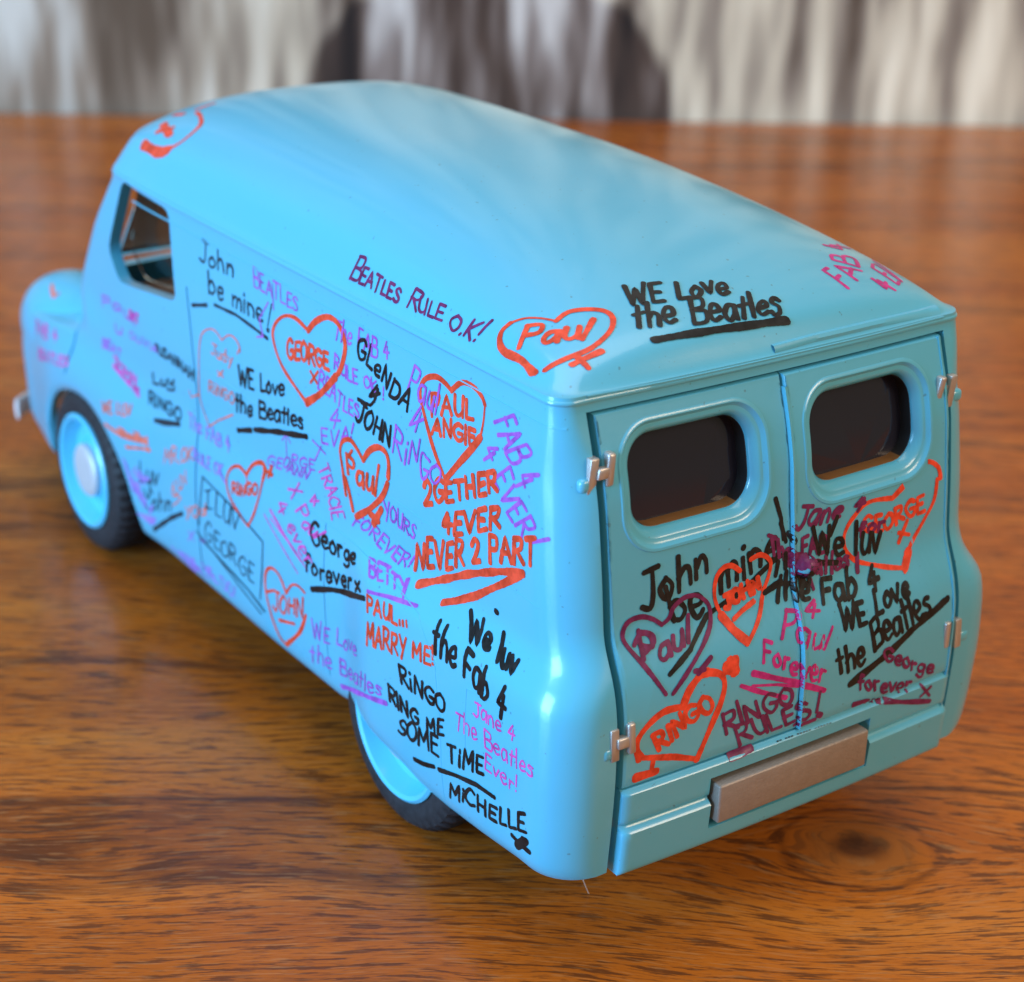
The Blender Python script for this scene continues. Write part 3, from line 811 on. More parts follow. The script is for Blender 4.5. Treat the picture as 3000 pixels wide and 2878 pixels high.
GLYPHS = {
'A': (.66, "0,0 .33,1 .66,0|.1,.36 .56,.36"), 'B': (.6, ".04,0 .04,1|~.04,1 .5,.95 .5,.6 .04,.53 .6,.45 .58,.05 .04,0"),
'C': (.62, "~.6,.84 .34,1 .04,.7 .03,.3 .3,0 .6,.14"), 'D': (.64, ".05,0 .05,1|~.05,1 .5,.9 .64,.5 .48,.08 .05,0"),
'E': (.52, ".5,1 .05,1 .05,0 .52,0|.05,.52 .42,.52"), 'F': (.5, ".5,1 .05,1 .05,0|.05,.52 .4,.52"),
'G': (.66, "~.62,.86 .34,1 .04,.7 .04,.3 .32,0 .62,.18 .62,.44|.36,.44 .66,.44"), 'H': (.62, ".05,0 .05,1|.57,0 .57,1|.05,.5 .57,.5"),
'I': (.12, ".06,0 .06,1"), 'J': (.5, ".1,1 .62,1|~.38,1 .4,.3 .25,0 .0,.14"), 'K': (.56, ".05,0 .05,1|.54,1 .06,.46 .56,0"),
'L': (.48, ".05,1 .05,0 .5,0"), 'M': (.76, ".04,0 .1,1 .38,.3 .66,1 .72,0"), 'N': (.64, ".05,0 .07,1 .57,0 .6,1"),
'O': (.64, "~.32,1 .03,.7 .05,.22 .32,0 .6,.28 .6,.75 .32,1"), 'P': (.56, ".06,0 .06,1|~.06,1 .5,.95 .54,.66 .4,.5 .06,.48"),
'R': (.62, ".06,0 .06,1|~.06,1 .5,.95 .52,.66 .38,.52 .06,.5|.2,.5 .62,0"), 'S': (.5, "~.5,.86 .28,1 .06,.8 .2,.55 .46,.36 .44,.08 .2,0 .0,.14"),
'T': (.58, "0,1 .58,1|.3,1 .28,0"), 'U': (.6, "~.04,1 .05,.3 .26,0 .52,.2 .56,.6 .56,1|.56,1 .58,0"), 'V': (.6, "0,1 .28,0 .6,1"),
'W': (.86, "0,1 .2,0 .42,.8 .62,0 .86,1"), 'Y': (.6, "0,1 .3,.5|.6,1 .2,-.1"), 'X': (.5, "0,1 .5,0|.5,1 0,0"),
'a': (.5, "~.44,.6 .16,.6 .02,.28 .18,0 .42,.2 .46,.55|.46,.6 .5,0"), 'b': (.5, ".06,1.05 .06,0|~.06,.45 .3,.62 .5,.32 .3,.02 .06,.08"),
'd': (.5, ".46,1.05 .46,0|~.46,.5 .2,.62 .03,.3 .2,0 .46,.12"),
'c': (.42, "~.42,.52 .2,.62 .02,.3 .18,0 .42,.1"), 'e': (.46, "~.05,.3 .42,.36 .36,.6 .14,.58 .02,.28 .18,0 .46,.1"),
'f': (.36, "~.4,.95 .2,1 .16,.7 .14,0|.0,.56 .36,.58"), 'g': (.5, "~.46,.55 .2,.62 .03,.3 .2,.04 .44,.25 .46,.58 .44,-.2 .2,-.4 .0,-.25"),
'h': (.5, ".05,1.05 .05,0|~.05,.4 .25,.62 .44,.45 .46,0"), 'i': (.12, ".06,.6 .06,0|.06,.84 .08,.92"), 'l': (.12, ".08,1.08 .04,0"),
'm': (.72, ".05,.6 .05,0|~.05,.4 .22,.62 .36,.42 .36,0|~.36,.4 .54,.62 .68,.42 .7,0"), 'n': (.48, ".05,.6 .05,0|~.05,.38 .24,.62 .42,.42 .45,0"),
'o': (.46, "~.24,.6 .02,.36 .08,.04 .3,0 .45,.3 .24,.6"), 'r': (.34, ".05,.6 .05,0|~.05,.38 .2,.58 .36,.56"),
's': (.38, "~.38,.52 .18,.62 .06,.46 .3,.28 .34,.06 .12,0 .0,.1"), 't': (.36, ".2,.95 .16,0|0,.6 .38,.62"),
'u': (.46, "~.04,.6 .06,.15 .24,0 .42,.2 .44,.6|.44,.6 .48,0"), 'v': (.44, "0,.6 .2,0 .46,.62"), 'w': (.62, "0,.6 .15,0 .3,.5 .45,0 .62,.6"),
'x': (.36, "0,.5 .34,0|.32,.52 .02,0"), 'y': (.44, "0,.6 .22,.1|.46,.62 .1,-.38"),
'1': (.2, ".1,1 .1,0"), '2': (.56, "~.04,.78 .24,1 .5,.8 .4,.45 .04,.04|.04,.03 .56,.0"), '4': (.56, ".34,1 .02,.4 .58,.42|.4,.75 .36,0"),
'9': (.52, ".3,1 .04,.55 .5,.6 .46,0|.3,1 .5,.6"), '!': (.14, ".1,1 .05,.3|.03,.02 .06,.06"), '.': (.12, ".04,0 .08,.05"), "'": (.1, ".06,1 .03,.8"),
' ': (.34, ""), '*': (.4, "0,.4 .4,.4|.2,.6 .2,.1|.05,.55 .35,.15")}
def catmull(p, m=6):
    if len(p) < 3: return p
    out = []
    for i in range(len(p) - 1):
        p0 = p[i - 1] if i else p[0]; p1, p2 = p[i], p[i + 1]; p3 = p[i + 2] if i + 2 < len(p) else p[-1]
        for k in range(m):
            t = k / m
            out.append(tuple(0.5 * (2 * p1[a] + (p2[a] - p0[a]) * t + (2 * p0[a] - 5 * p1[a] + 4 * p2[a] - p3[a]) * t * t + (3 * p1[a] - p0[a] - 3 * p2[a] + p3[a]) * t ** 3) for a in (0, 1)))
    out.append(p[-1]); return out
def along(base, t):
    Ls = [math.hypot(b[0] - a[0], b[1] - a[1]) for a, b in zip(base, base[1:])]; T = sum(Ls) * t
    for (a, b), L in zip(zip(base, base[1:]), Ls):
        if T <= L or L == Ls[-1] and (a, b) == (base[-2], base[-1]):
            f = T / L if L else 0; return (a[0] + (b[0] - a[0]) * f, a[1] + (b[1] - a[1]) * f), ((b[0] - a[0]) / (L or 1), (b[1] - a[1]) / (L or 1))
        T -= L
    return base[-1], (1, 0)
def text_strokes(txt, base, up0, up1, rnd, jit=1.2):
    gap = 0.16; word = 0
    ws = [GLYPHS[c][0] + gap for c in txt]; tot = sum(ws) - gap
    L = sum(math.hypot(b[0] - a[0], b[1] - a[1]) for a, b in zip(base, base[1:])); out = []; cur = 0
    for c, w_ in zip(txt, ws):
        sk = rnd.uniform(-0.06, 0.06) * jit; vo_ = rnd.uniform(-0.05, 0.05) * jit; hs = 1 + rnd.uniform(-0.09, 0.09) * jit
        for st in GLYPHS[c][1].split('|'):
            if not st: continue
            sm = st[0] == '~'; pts = [tuple(float(q) for q in s_.split(',')) for s_ in st.lstrip('~').split()]
            pts = [(a + rnd.uniform(-0.025, 0.025) * jit, b + rnd.uniform(-0.03, 0.03) * jit) for a, b in pts]
            if sm: pts = catmull(pts, 5)
            o_ = []
            for a, b in pts:
                t = (cur + a + sk * b) / tot; tc_ = min(1, max(0, t)); (bx, by), (dx, dy) = along(base, tc_)
                ex = (t - tc_) * L; bx += dx * ex; by += dy * ex
                ux = up0[0] + (up1[0] - up0[0]) * tc_; uy = up0[1] + (up1[1] - up0[1]) * tc_
                o_.append((bx + ux * (b * hs + vo_), by + uy * (b * hs + vo_)))
            out.append((word, o_))
        if c == ' ': word += 1
        cur += w_
    return out
stroke_no = 0
def stroke_geo(fk, pts, w, rnd, vs, fs, lift):
    """a flat ribbon of ink lying on the paint, with rounded ends"""
    P = []; step = max(0.10, w * 0.28)
    for a, b in zip(pts, pts[1:]):
        L = math.hypot(b[0] - a[0], b[1] - a[1]); n_ = max(1, int(L / step))
        for i in range(n_): P.append((a[0] + (b[0] - a[0]) * i / n_, a[1] + (b[1] - a[1]) * i / n_))
    P.append(pts[-1])
    if len(P) < 2: P.append((P[0][0] + 0.05, P[0][1]))
    d0 = Vector((P[1][0] - P[0][0], P[1][1] - P[0][1])).normalized(); d1 = Vector((P[-1][0] - P[-2][0], P[-1][1] - P[-2][1])).normalized()
    P = [(P[0][0] - d0.x * w * 0.45, P[0][1] - d0.y * w * 0.45), (P[0][0] - d0.x * w * 0.25, P[0][1] - d0.y * w * 0.25)] + P + [(P[-1][0] + d1.x * w * 0.25, P[-1][1] + d1.y * w * 0.25), (P[-1][0] + d1.x * w * 0.45, P[-1][1] + d1.y * w * 0.45)]
    n_ = len(P); prev = None; ph = rnd.uniform(0, 9); fr = rnd.uniform(0.5, 1.2)
    for i, p in enumerate(P):
        a = P[max(0, i - 1)]; b = P[min(n_ - 1, i + 1)]; dx, dy = b[0] - a[0], b[1] - a[1]; L = math.hypot(dx, dy) or 1; nx, ny = -dy / L, dx / L
        k = 1.0
        if i == 0 or i == n_ - 1: k = 0.42
        elif i == 1 or i == n_ - 2: k = 0.85
        k *= 1 + 0.13 * math.sin(ph + i * step * fr * 2.2) + rnd.uniform(-0.06, 0.06)
        row = []
        for s_ in (-1, 0, 1):
            h = surf(fk, p[0] + nx * w / 2 * k * s_, p[1] + ny * w / 2 * k * s_)
            row.append(None if h is None else (h[0] / S + h[1] * lift, h[2]))
        ok = all(r is not None for r in row)
        if ok and max(r[1] for r in row) - min(r[1] for r in row) > 0.35 + 0.05 * w: ok = False
        if ok:
            base_i = len(vs); vs += [tuple(r[0]) for r in row]
            if prev is not None and abs(prev[1] - row[1][1]) < 0.45:
                q = prev[0]; fs.append((q, q + 1, base_i + 1, base_i)); fs.append((q + 1, q + 2, base_i + 2, base_i + 1))
            prev = (base_i, row[1][1])
        else: prev = None
def ink_mesh(name, fk, col, vs, fs):
    if not fs: return
    me = mesh_from(vs, fs); b_ = bmesh.new(); b_.from_mesh(me)
    Nn = FR[fk][2]
    b_.normal_update()
    for f in b_.faces:
        if f.normal.dot(Nn) < 0: f.normal_flip()
    b_.to_mesh(me); b_.free()
    link(name, me, INK[col], van)
COLOUR = {'k': 'black', 't': 'black', 'o': 'red', 'r': 'pale_red', 'p': 'purple', 'm': 'magenta', 'h': 'pink', 'l': 'lilac', 'v': 'plum'}
def draw_item(idx, fk, col, w, name, items):
    """one object per word, one more for the hearts, frames and underlines drawn with them"""
    global stroke_no
    rnd = random.Random(100 + idx); pv, pf = [], []
    for it in items:
        if it[0] == 'T':
            words = {}
            for wd, st in text_strokes(it[1], it[2], it[3], it[4], rnd): words.setdefault(wd, []).append(st)
            for wd in words:
                vs, fs = [], []
                for st in words[wd]:
                    stroke_no += 1
                    stroke_geo(fk, st, w, rnd, vs, fs, 0.018 + 0.0011 * (stroke_no % 9) + 0.0105 * (idx % 5) * 0.6)
                ink_mesh(COLOUR[col] + '_handwriting', fk, col, vs, fs)
            continue
        else:
            p = it[2]; p = catmull(p, 6) if it[0] == 'C' else p
            sts = [p]; ww = [w * it[1]]; vs, fs = pv, pf
        for st, w1 in zip(sts, ww):
            stroke_no += 1
            stroke_geo(fk, st, w1, rnd, vs, fs, 0.018 + 0.0011 * (stroke_no % 9) + 0.0105 * (idx % 5) * 0.6)
    kind = '_heart' if 'heart' in name else '_frame' if 'frame' in name else '_underline'
    ink_mesh(COLOUR[col] + kind, fk, col, pv, pf)

# the writing: (surface, ink, pen width, name, strokes) in millimetres along each face of the van
WRITING = [
('S','t',0.235,'black_writing',[('T','John',[(-45.34,32.77),(-39.82,32.97)],(0.07,1.57),(-0.18,1.11)),('T','be mine',[(-43.52,30.79),(-40.83,30.93),(-34.82,30.96)],(-0.22,1.5),(-0.34,1.24)),('P',0.7,[(-33.79,32.57),(-34.12,30.89)]),('P',1.3,[(-34.13,30.62),(-33.93,30.6)]),('P',1.3,[(-46.17,29.12),(-43.72,29.79)]),('P',1.1,[(-42.47,30.16),(-38.99,30.36),(-36.11,30.17),(-34.0,29.99)])]),
('S','p',0.149,'purple_writing',[('T','BEATLES',[(-36.63,33.2),(-33.8,33.1),(-30.08,33.1)],(-0.34,1.24),(-0.17,0.98)),('P',0.8,[(-33.95,33.98),(-33.44,32.27)]),('P',1,[(-34.31,32.56),(-35.39,31.07),(-34.68,29.93),(-35.63,29.65)])]),
('S','o',0.299,'orange_heart',[('C',1,[(-28.03,27.1),(-31.56,28.56),(-33.11,30.11),(-33.15,31.17),(-32.03,32.17),(-30.37,32.54),(-28.42,32.18)]),('C',1.5,[(-28.42,32.18),(-27.51,33.08),(-26.14,33.78),(-24.92,33.84),(-23.99,33.38),(-23.38,32.44),(-23.67,30.97),(-24.27,30.15)]),('C',1.9,[(-24.27,30.15),(-26.08,28.42),(-28.03,27.1)]),('T','GEORGE',[(-30.96,29.42),(-28.02,30.04),(-25.24,30.37)],(-0.16,1.34),(-0.18,1.09)),('P',0.8,[(-27.65,29.5),(-26.68,28.95)]),('P',0.8,[(-26.66,29.77),(-27.58,28.71)])]),
('S','r',0.138,'pale_heart',[('C',1,[(-43.48,20.12),(-44.58,21.2),(-45.08,22.36),(-44.93,24.38),(-44.82,26.17),(-44.41,27.33),(-43.26,28.06),(-42.17,28.21),(-41.07,27.82)]),('C',1,[(-41.07,27.82),(-40.02,28.51),(-38.97,28.57),(-38.25,28.17),(-38.11,27.76)]),('P',1,[(-38.57,27.52),(-38.13,28.09)]),('P',1,[(-43.48,20.12),(-41.96,21.11),(-39.4,22.44)]),('T','Judy',[(-42.83,26.24),(-41.61,26.26),(-39.34,26.38)],(-0.03,0.85),(-0.04,0.84)),('P',1,[(-41.73,25.19),(-40.76,25.03)]),('P',1,[(-40.75,25.55),(-41.61,24.82)]),('T','RiNGO',[(-43.36,23.09),(-41.5,23.22),(-39.08,23.37)],(0.09,0.92),(0.08,0.89)),('P',0.9,[(-46.92,21.95),(-46.59,21.51),(-45.09,22.23)])]),
('S','k',0.231,'black_writing',[('T','WE Love',[(-38.2,25.06),(-35.83,25.56),(-31.3,26.56)],(-0.18,1.5),(-0.07,1.07)),('T','the Beatles',[(-38.95,22.83),(-35.91,23.52),(-28.45,25.08)],(0.13,1.49),(-0.04,1.14)),('P',1.8,[(-38.66,21.43),(-36.45,22.19)]),('P',1.9,[(-35.86,22.43),(-31.98,23.58),(-27.92,24.62)])]),
('S','p',0.115,'purple_writing',[('P',1,[(-31.0,23.91),(-30.99,22.09)]),('P',1,[(-31.6,23.07),(-30.93,23.8),(-30.37,23.29)])]),
('S','t',0.206,'black_writing',[('T','SUSANNAH',[(-53.15,23.38),(-50.7,23.38),(-48.33,23.26),(-46.09,23.0)],(0.09,0.71),(0.11,0.93))]),
('S','l',0.172,'lilac_writing',[('T','OLIVIA',[(-58.13,23.01),(-55.43,23.19),(-52.61,23.29)],(0.05,0.58),(0.08,0.58))]),
('S','t',0.235,'black_writing',[('T','Luv',[(-53.8,20.37),(-49.9,21.3)],(0.06,0.83),(0.1,0.83)),('T','RINGO',[(-54.41,18.57),(-51.47,18.7),(-48.55,18.92)],(-0.18,0.99),(-0.09,1.01)),('C',1,[(-49.87,21.55),(-49.79,21.08),(-51.04,20.75)]),('P',2.0,[(-53.06,17.45),(-51.33,17.82),(-48.75,18.55)])]),
('S','h',0.23,'magenta_writing',[('T','JOHN',[(-61.41,19.62),(-58.86,19.38),(-56.85,19.24)],(-0.17,0.77),(-0.16,0.76)),('T','4 ME',[(-58.28,18.93),(-56.12,18.53)],(-0.17,0.51),(-0.14,0.52)),('P',1.2,[(-61.39,19.56),(-59.82,19.28),(-57.74,18.97)]),('T','PAT',[(-58.14,24.7),(-56.11,24.79)],(0.06,0.7),(0.05,0.7))]),
('S','p',0.196,'lilac_writing',[('T','BEAT',[(-64.03,20.5),(-62.06,20.7),(-60.11,20.7)],(0.04,0.72),(0.07,0.73)),('T','U',[(-61.39,22.62),(-59.83,22.7)],(-0.05,0.68),(0.01,0.69)),('T','Paul',[(-64.52,23.91),(-60.46,24.62),(-56.65,24.39)],(-0.08,0.89),(0.08,0.91))]),
('S','h',0.23,'magenta_writing',[('T','BEATLES',[(-78.86,15.0),(-73.67,16.11),(-70.16,16.94)],(0.13,0.97),(-0.3,0.77)),('T','FAB 4',[(-79.96,17.15),(-73.48,18.15)],(-0.34,1.04),(-0.62,0.91))]),
('S','r',0.184,'red_mark',[('P',1.5,[(-81.43,20.89),(-79.37,20.37),(-79.22,20.69)])]),
('S','r',0.218,'red_writing',[('T','WE LUV',[(-62.37,15.12),(-59.9,15.86),(-57.14,16.53)],(0.02,1.0),(-0.13,0.91)),('T','the Beatles',[(-58.43,14.17),(-54.39,14.98)],(-4.04,-0.01),(0.01,0.77)),('P',1.3,[(-58.12,13.44),(-55.31,14.25),(-53.9,14.58)]),('P',1,[(-54.39,15.61),(-54.23,14.34)])]),
('S','l',0.172,'lilac_writing',[('T','The FAB 4',[(-47.01,18.92),(-43.84,19.0),(-39.95,19.19)],(-0.1,1.13),(-0.08,1.1)),('T','RULE OK',[(-45.81,16.67),(-43.34,16.71),(-40.77,16.89)],(-0.08,0.89),(-0.11,0.85)),('P',1,[(-41.02,16.88),(-40.24,16.59)])]),
('S','r',0.172,'red_writing',[('T','MR.OK',[(-51.33,14.38),(-49.04,15.11),(-45.98,16.53)],(0.04,1.41),(-0.1,1.05)),('T','LUV',[(-49.54,12.11),(-46.87,14.25)],(-0.23,0.89),(-0.34,0.82)),('T','YOU',[(-47.9,10.69),(-43.82,12.54)],(0.18,1.13),(0.12,1.08)),('C',0.8,[(-49.54,13.35),(-50.12,11.98),(-48.38,12.37),(-50.09,11.0)]),('P',1,[(-44.51,12.71),(-43.37,13.41)])]),
('S','t',0.206,'black_writing',[('T','Luv',[(-56.28,10.91),(-52.8,11.88)],(0.29,1.84),(0.46,1.87)),('T','John',[(-55.54,10.16),(-54.34,9.02),(-50.59,10.27)],(0.6,1.59),(0.25,1.54)),('P',2.0,[(-54.48,7.08),(-50.69,9.64),(-48.41,10.93)]),('P',0.8,[(-54.78,8.58),(-55.69,9.17)])]),
('S','l',0.172,'lilac_writing',[('T','Beatles 4',[(-57.66,9.86),(-54.82,8.38)],(-1.24,2.5),(0.97,0.87)),('T','For ever',[(-57.08,7.62),(-54.73,7.37)],(3.7,0.83),(1.35,1.08)),('T','LOVE',[(-57.39,11.44),(-55.43,10.84)],(0.98,0.8),(0.99,0.81))]),
('S','o',0.231,'orange_heart',[('C',1.1,[(-37.12,18.41),(-38.3,18.64),(-39.54,18.06),(-40.15,16.96),(-39.62,15.81),(-38.23,15.06),(-36.5,14.48)]),('C',1.6,[(-37.12,18.41),(-36.22,19.51),(-34.97,20.13),(-34.33,19.9),(-34.56,18.96)]),('C',1,[(-34.56,18.96),(-34.88,17.56),(-35.58,15.84),(-36.5,14.48)]),('T','RINGO',[(-39.18,16.2),(-37.12,16.74),(-35.17,17.6)],(-0.07,0.89),(-0.15,0.83)),('P',1.5,[(-34.51,19.76),(-33.24,19.79)]),('P',1.5,[(-33.33,20.4),(-33.78,19.45)]),('P',0.7,[(-37.07,18.43),(-36.86,17.56)])]),
('S','t',0.138,'framed_writing',[('P',1,[(-44.31,15.69),(-40.99,15.3),(-37.63,14.84),(-34.11,14.12),(-34.44,11.79),(-35.06,8.9)]),('P',1,[(-44.21,15.72),(-44.71,13.44),(-45.25,11.17)]),('P',0.9,[(-45.79,10.39),(-42.19,9.52),(-38.3,8.44),(-35.16,7.59)]),('P',1.4,[(-45.02,10.05),(-40.63,9.37),(-37.01,8.84),(-34.45,8.1)]),('T','I LUV',[(-43.61,13.16),(-41.06,13.36),(-38.15,13.27)],(0.26,1.8),(0.22,1.75)),('T','GEORGE',[(-44.34,10.24),(-40.21,10.17),(-35.99,9.83)],(0.24,1.7),(0.18,1.54)),('P',1,[(-43.83,14.63),(-42.71,15.15)]),('P',1,[(-43.93,13.24),(-42.62,13.54)])]),
('S','l',0.172,'lilac_writing',[('T','LOVE ME DO!',[(-47.85,6.11),(-43.8,6.85),(-39.75,6.9)],(-3.45,0.54),(0.33,1.22)),('T','X *',[(-47.65,8.81),(-44.39,9.77)],(0.16,0.87),(0.12,0.84))]),
('S','o',0.231,'orange_heart',[('C',1.2,[(-30.69,11.29),(-31.66,12.35),(-32.93,12.46),(-33.88,11.65),(-34.04,10.12),(-33.28,8.12),(-32.4,6.93),(-31.44,6.55)]),('C',1.0,[(-30.69,11.29),(-29.84,12.3),(-28.84,12.73),(-27.77,12.6)]),('C',1.6,[(-31.44,6.55),(-28.93,8.78),(-27.78,10.73)]),('T','JOHN',[(-33.01,8.9),(-30.51,9.59),(-28.16,10.49)],(0.16,1.53),(0.12,1.47)),('P',1.2,[(-32.07,8.43),(-29.65,9.2)]),('P',1,[(-34.05,9.96),(-32.68,10.68)])]),
('S','p',0.149,'purple_writing',[('T','GEORGE',[(-34.11,20.2),(-31.66,20.77),(-30.12,21.64),(-26.87,22.43)],(0.32,0.99),(0.03,0.69)),('T','ANN',[(-31.06,20.83),(-28.08,21.3)],(0.65,0.94),(0.62,0.92)),('P',1,[(-27.06,24.66),(-25.24,24.26)]),('P',1,[(-25.86,24.6),(-26.76,23.27)])]),
('S','h',0.161,'magenta_writing',[('T','TRACIE',[(-26.28,22.79),(-25.62,21.98),(-24.95,21.09),(-24.46,19.61)],(1.44,0.86),(1.6,0.76))]),
('S','h',0.184,'magenta_writing',[('T','X Paul',[(-30.71,19.64),(-29.8,18.67),(-28.26,17.56),(-26.47,17.34)],(1.59,1.2),(1.26,0.94)),('T','4 ever',[(-32.21,17.78),(-31.33,17.01),(-29.58,16.2),(-27.43,14.94)],(1.17,1.05),(1.25,1.06)),('T','4',[(-27.66,19.46),(-26.47,19.91)],(0.08,0.87),(0.1,0.87))]),
('S','h',0.127,'magenta_lines',[('P',1,[(-33.99,16.4),(-31.35,15.02),(-28.77,13.75)]),('P',2.0,[(-33.11,17.09),(-30.62,15.87),(-28.32,14.97)]),('P',1,[(-32.98,16.46),(-30.16,15.66),(-27.28,14.6)])]),
('S','p',0.172,'purple_writing',[('T','The FAB 4',[(-24.92,32.53),(-23.06,32.87),(-21.42,32.83),(-19.71,32.88),(-17.97,33.2)],(0.14,1.37),(-0.22,1.15)),('T','RULE OK !',[(-24.59,30.69),(-22.61,30.42),(-20.79,30.65),(-19.57,30.63),(-18.11,30.44)],(-0.16,0.95),(-0.11,0.75)),('T','BEATLES',[(-26.6,28.69),(-25.12,28.54),(-23.01,28.19),(-21.03,28.29)],(0.27,1.26),(-0.07,0.93)),('T','4',[(-25.01,26.28),(-23.66,26.67)],(0.29,1.35),(0.28,1.33)),('T','EVA!',[(-25.82,24.88),(-23.83,25.35),(-21.75,26.62)],(-0.05,1.18),(0.16,1.08))]),
('S','k',0.258,'black_writing',[('T','GLeNDA',[(-21.95,32.34),(-20.17,32.02),(-18.78,31.67),(-17.47,30.9),(-15.31,30.63)],(0.37,1.35),(0.49,1.25)),('T','4',[(-20.05,29.62),(-18.8,30.22)],(0.2,1.25),(0.18,1.23)),('P',1,[(-21.25,29.54),(-20.4,29.54),(-19.69,29.6),(-19.26,30.04)]),('T','JOHN',[(-21.49,28.01),(-20.03,27.81),(-18.61,27.67),(-17.19,27.62)],(0.61,1.48),(0.16,1.32))]),
('S','p',0.196,'purple_writing',[('T','Paul',[(-15.53,31.97),(-14.24,31.87),(-13.2,31.7),(-12.03,31.38)],(0.47,1.85),(0.14,1.67)),('T','4',[(-15.16,29.12),(-13.62,29.96)],(0.48,1.91),(0.4,1.86)),('T','RiNGO',[(-16.93,27.24),(-15.48,26.95),(-13.89,27.58),(-13.13,26.6),(-11.14,27.07)],(0.36,1.93),(0.23,1.38))]),
('S','o',0.285,'orange_heart',[('C',1.1,[(-22.52,22.19),(-22.91,24.05),(-23.24,25.21),(-22.9,26.02),(-21.98,26.41),(-21.1,26.08),(-20.3,25.53)]),('C',1.2,[(-22.54,23.46),(-22.07,22.58),(-21.62,21.36)]),('C',1.5,[(-20.3,25.53),(-19.59,26.46),(-18.57,27.05),(-17.63,27.0),(-17.23,26.33),(-17.24,25.38)]),('C',1.6,[(-17.3,24.95),(-17.94,23.78),(-19.43,22.35),(-21.21,21.05)]),('T','Paul',[(-22.27,24.0),(-21.06,23.59),(-19.64,23.54),(-18.71,23.46)],(-0.14,1.29),(0.34,1.99)),('P',2.0,[(-19.05,21.36),(-18.09,22.77)]),('P',2.0,[(-19.44,21.94),(-18.51,21.77)]),('P',0.8,[(-22.15,25.17),(-21.69,25.75)])]),
('S','o',0.299,'orange_heart',[('C',1.2,[(-10.59,27.68),(-11.96,29.14),(-13.22,30.89),(-14.05,32.3),(-13.63,33.26),(-12.47,33.79),(-11.42,33.71),(-10.66,33.46)]),('C',1.2,[(-10.66,33.46),(-9.71,34.26),(-8.55,34.43),(-7.51,34.13),(-7.04,33.71)]),('C',0.7,[(-7.04,33.71),(-6.99,32.71),(-7.12,31.63)]),('C',1.7,[(-7.12,31.63),(-8.01,30.51),(-9.26,29.13),(-10.54,27.67)]),('T','PAUL',[(-12.64,31.26),(-11.07,31.83),(-8.07,32.52)],(-0.22,1.24),(-0.2,1.03)),('T','ANGIE',[(-12.27,30.12),(-10.44,30.51),(-7.49,30.93)],(-0.15,1.09),(-0.18,1.03))]),
('S','p',0.253,'purple_writing',[('T','FAB 4',[(-5.94,33.05),(-4.76,31.86),(-3.68,31.1),(-3.07,29.61)],(1.94,1.09),(1.85,1.35)),('T','4 EVER',[(-6.79,30.88),(-5.77,29.9),(-4.26,28.35),(-2.24,27.02)],(1.42,1.23),(1.25,1.06)),('P',1,[(-1.41,27.0),(0.06,27.75)])]),
('S','o',0.367,'red_writing',[('T','2GETHER',[(-12.85,25.11),(-10.87,25.98),(-8.68,27.04),(-4.9,28.99)],(-0.19,1.43),(-0.22,1.08)),('T','4EVER',[(-10.67,23.93),(-8.51,24.84),(-4.49,26.72)],(0.05,1.46),(-0.03,1.35)),('T','NEVER 2 PART',[(-13.79,20.22),(-10.34,21.58),(-6.25,23.78),(-0.67,25.89)],(0.09,1.99),(-0.32,1.39)),('P',1.4,[(-12.9,19.5),(-10.32,20.88),(-7.44,22.47),(-4.29,23.94),(-1.86,24.87)]),('P',1.4,[(-1.85,24.81),(-3.88,23.29),(-5.42,22.2),(-6.8,21.2),(-8.82,20.01),(-9.89,19.49)])]),
('S','p',0.172,'purple_writing',[('T','YOURS',[(-17.7,22.2),(-16.6,22.47),(-15.37,22.32),(-14.03,22.23)],(-0.11,1.23),(0.27,0.96)),('T','FOREVER!',[(-21.73,20.26),(-19.94,20.38),(-17.75,19.98),(-15.52,19.79),(-14.44,19.97)],(0.8,1.04),(0.55,1.06))]),
('S','k',0.258,'black_writing',[('T','George',[(-26.84,16.9),(-25.0,17.21),(-22.87,17.4),(-20.27,18.04)],(-0.42,1.58),(-0.46,0.96)),('T','forever',[(-27.64,14.45),(-25.11,14.81),(-23.27,15.25),(-20.66,16.01)],(-0.05,1.35),(-0.2,1.13)),('T','x',[(-19.73,16.33),(-18.66,16.8)],(-0.27,1.17),(-0.37,1.1)),('P',1.7,[(-26.7,13.35),(-23.86,14.53),(-21.06,15.45),(-18.02,16.57)])]),
('S','p',0.196,'purple_writing',[('T','BETTY',[(-17.82,18.22),(-16.14,18.53),(-14.43,18.6),(-13.5,18.74)],(-0.97,0.83),(-0.59,0.66)),('P',1.2,[(-13.99,19.44),(-13.58,18.37)]),('P',1.4,[(-17.62,17.27),(-15.11,17.92),(-11.98,18.51)])]),
('S','o',0.258,'red_writing',[('T','PAUL',[(-17.49,15.85),(-16.27,16.1),(-13.7,16.58)],(-0.16,1.13),(-0.15,0.95)),('P',1,[(-13.4,16.95),(-13.33,16.67)]),('P',1,[(-13.02,17.08),(-12.94,16.78)]),('P',1,[(-12.61,17.25),(-12.49,16.91)]),('T','MARRY',[(-17.39,13.3),(-15.3,14.1),(-12.43,14.61)],(-0.03,1.56),(-0.11,1.38)),('T','ME!',[(-11.65,15.05),(-10.22,15.39),(-9.08,15.69)],(-0.17,1.11),(-0.16,1.24))]),
('S','p',0.172,'purple_writing',[('T','WE Love',[(-26.9,9.24),(-23.86,10.19),(-19.42,11.48)],(0.12,1.55),(0.1,1.13)),('T','the Beatles',[(-27.47,7.12),(-23.55,8.02),(-15.52,10.25)],(0.15,1.54),(-0.07,1.17)),('P',2.2,[(-22.93,7.1),(-18.16,9.06),(-14.94,10.0)])]),
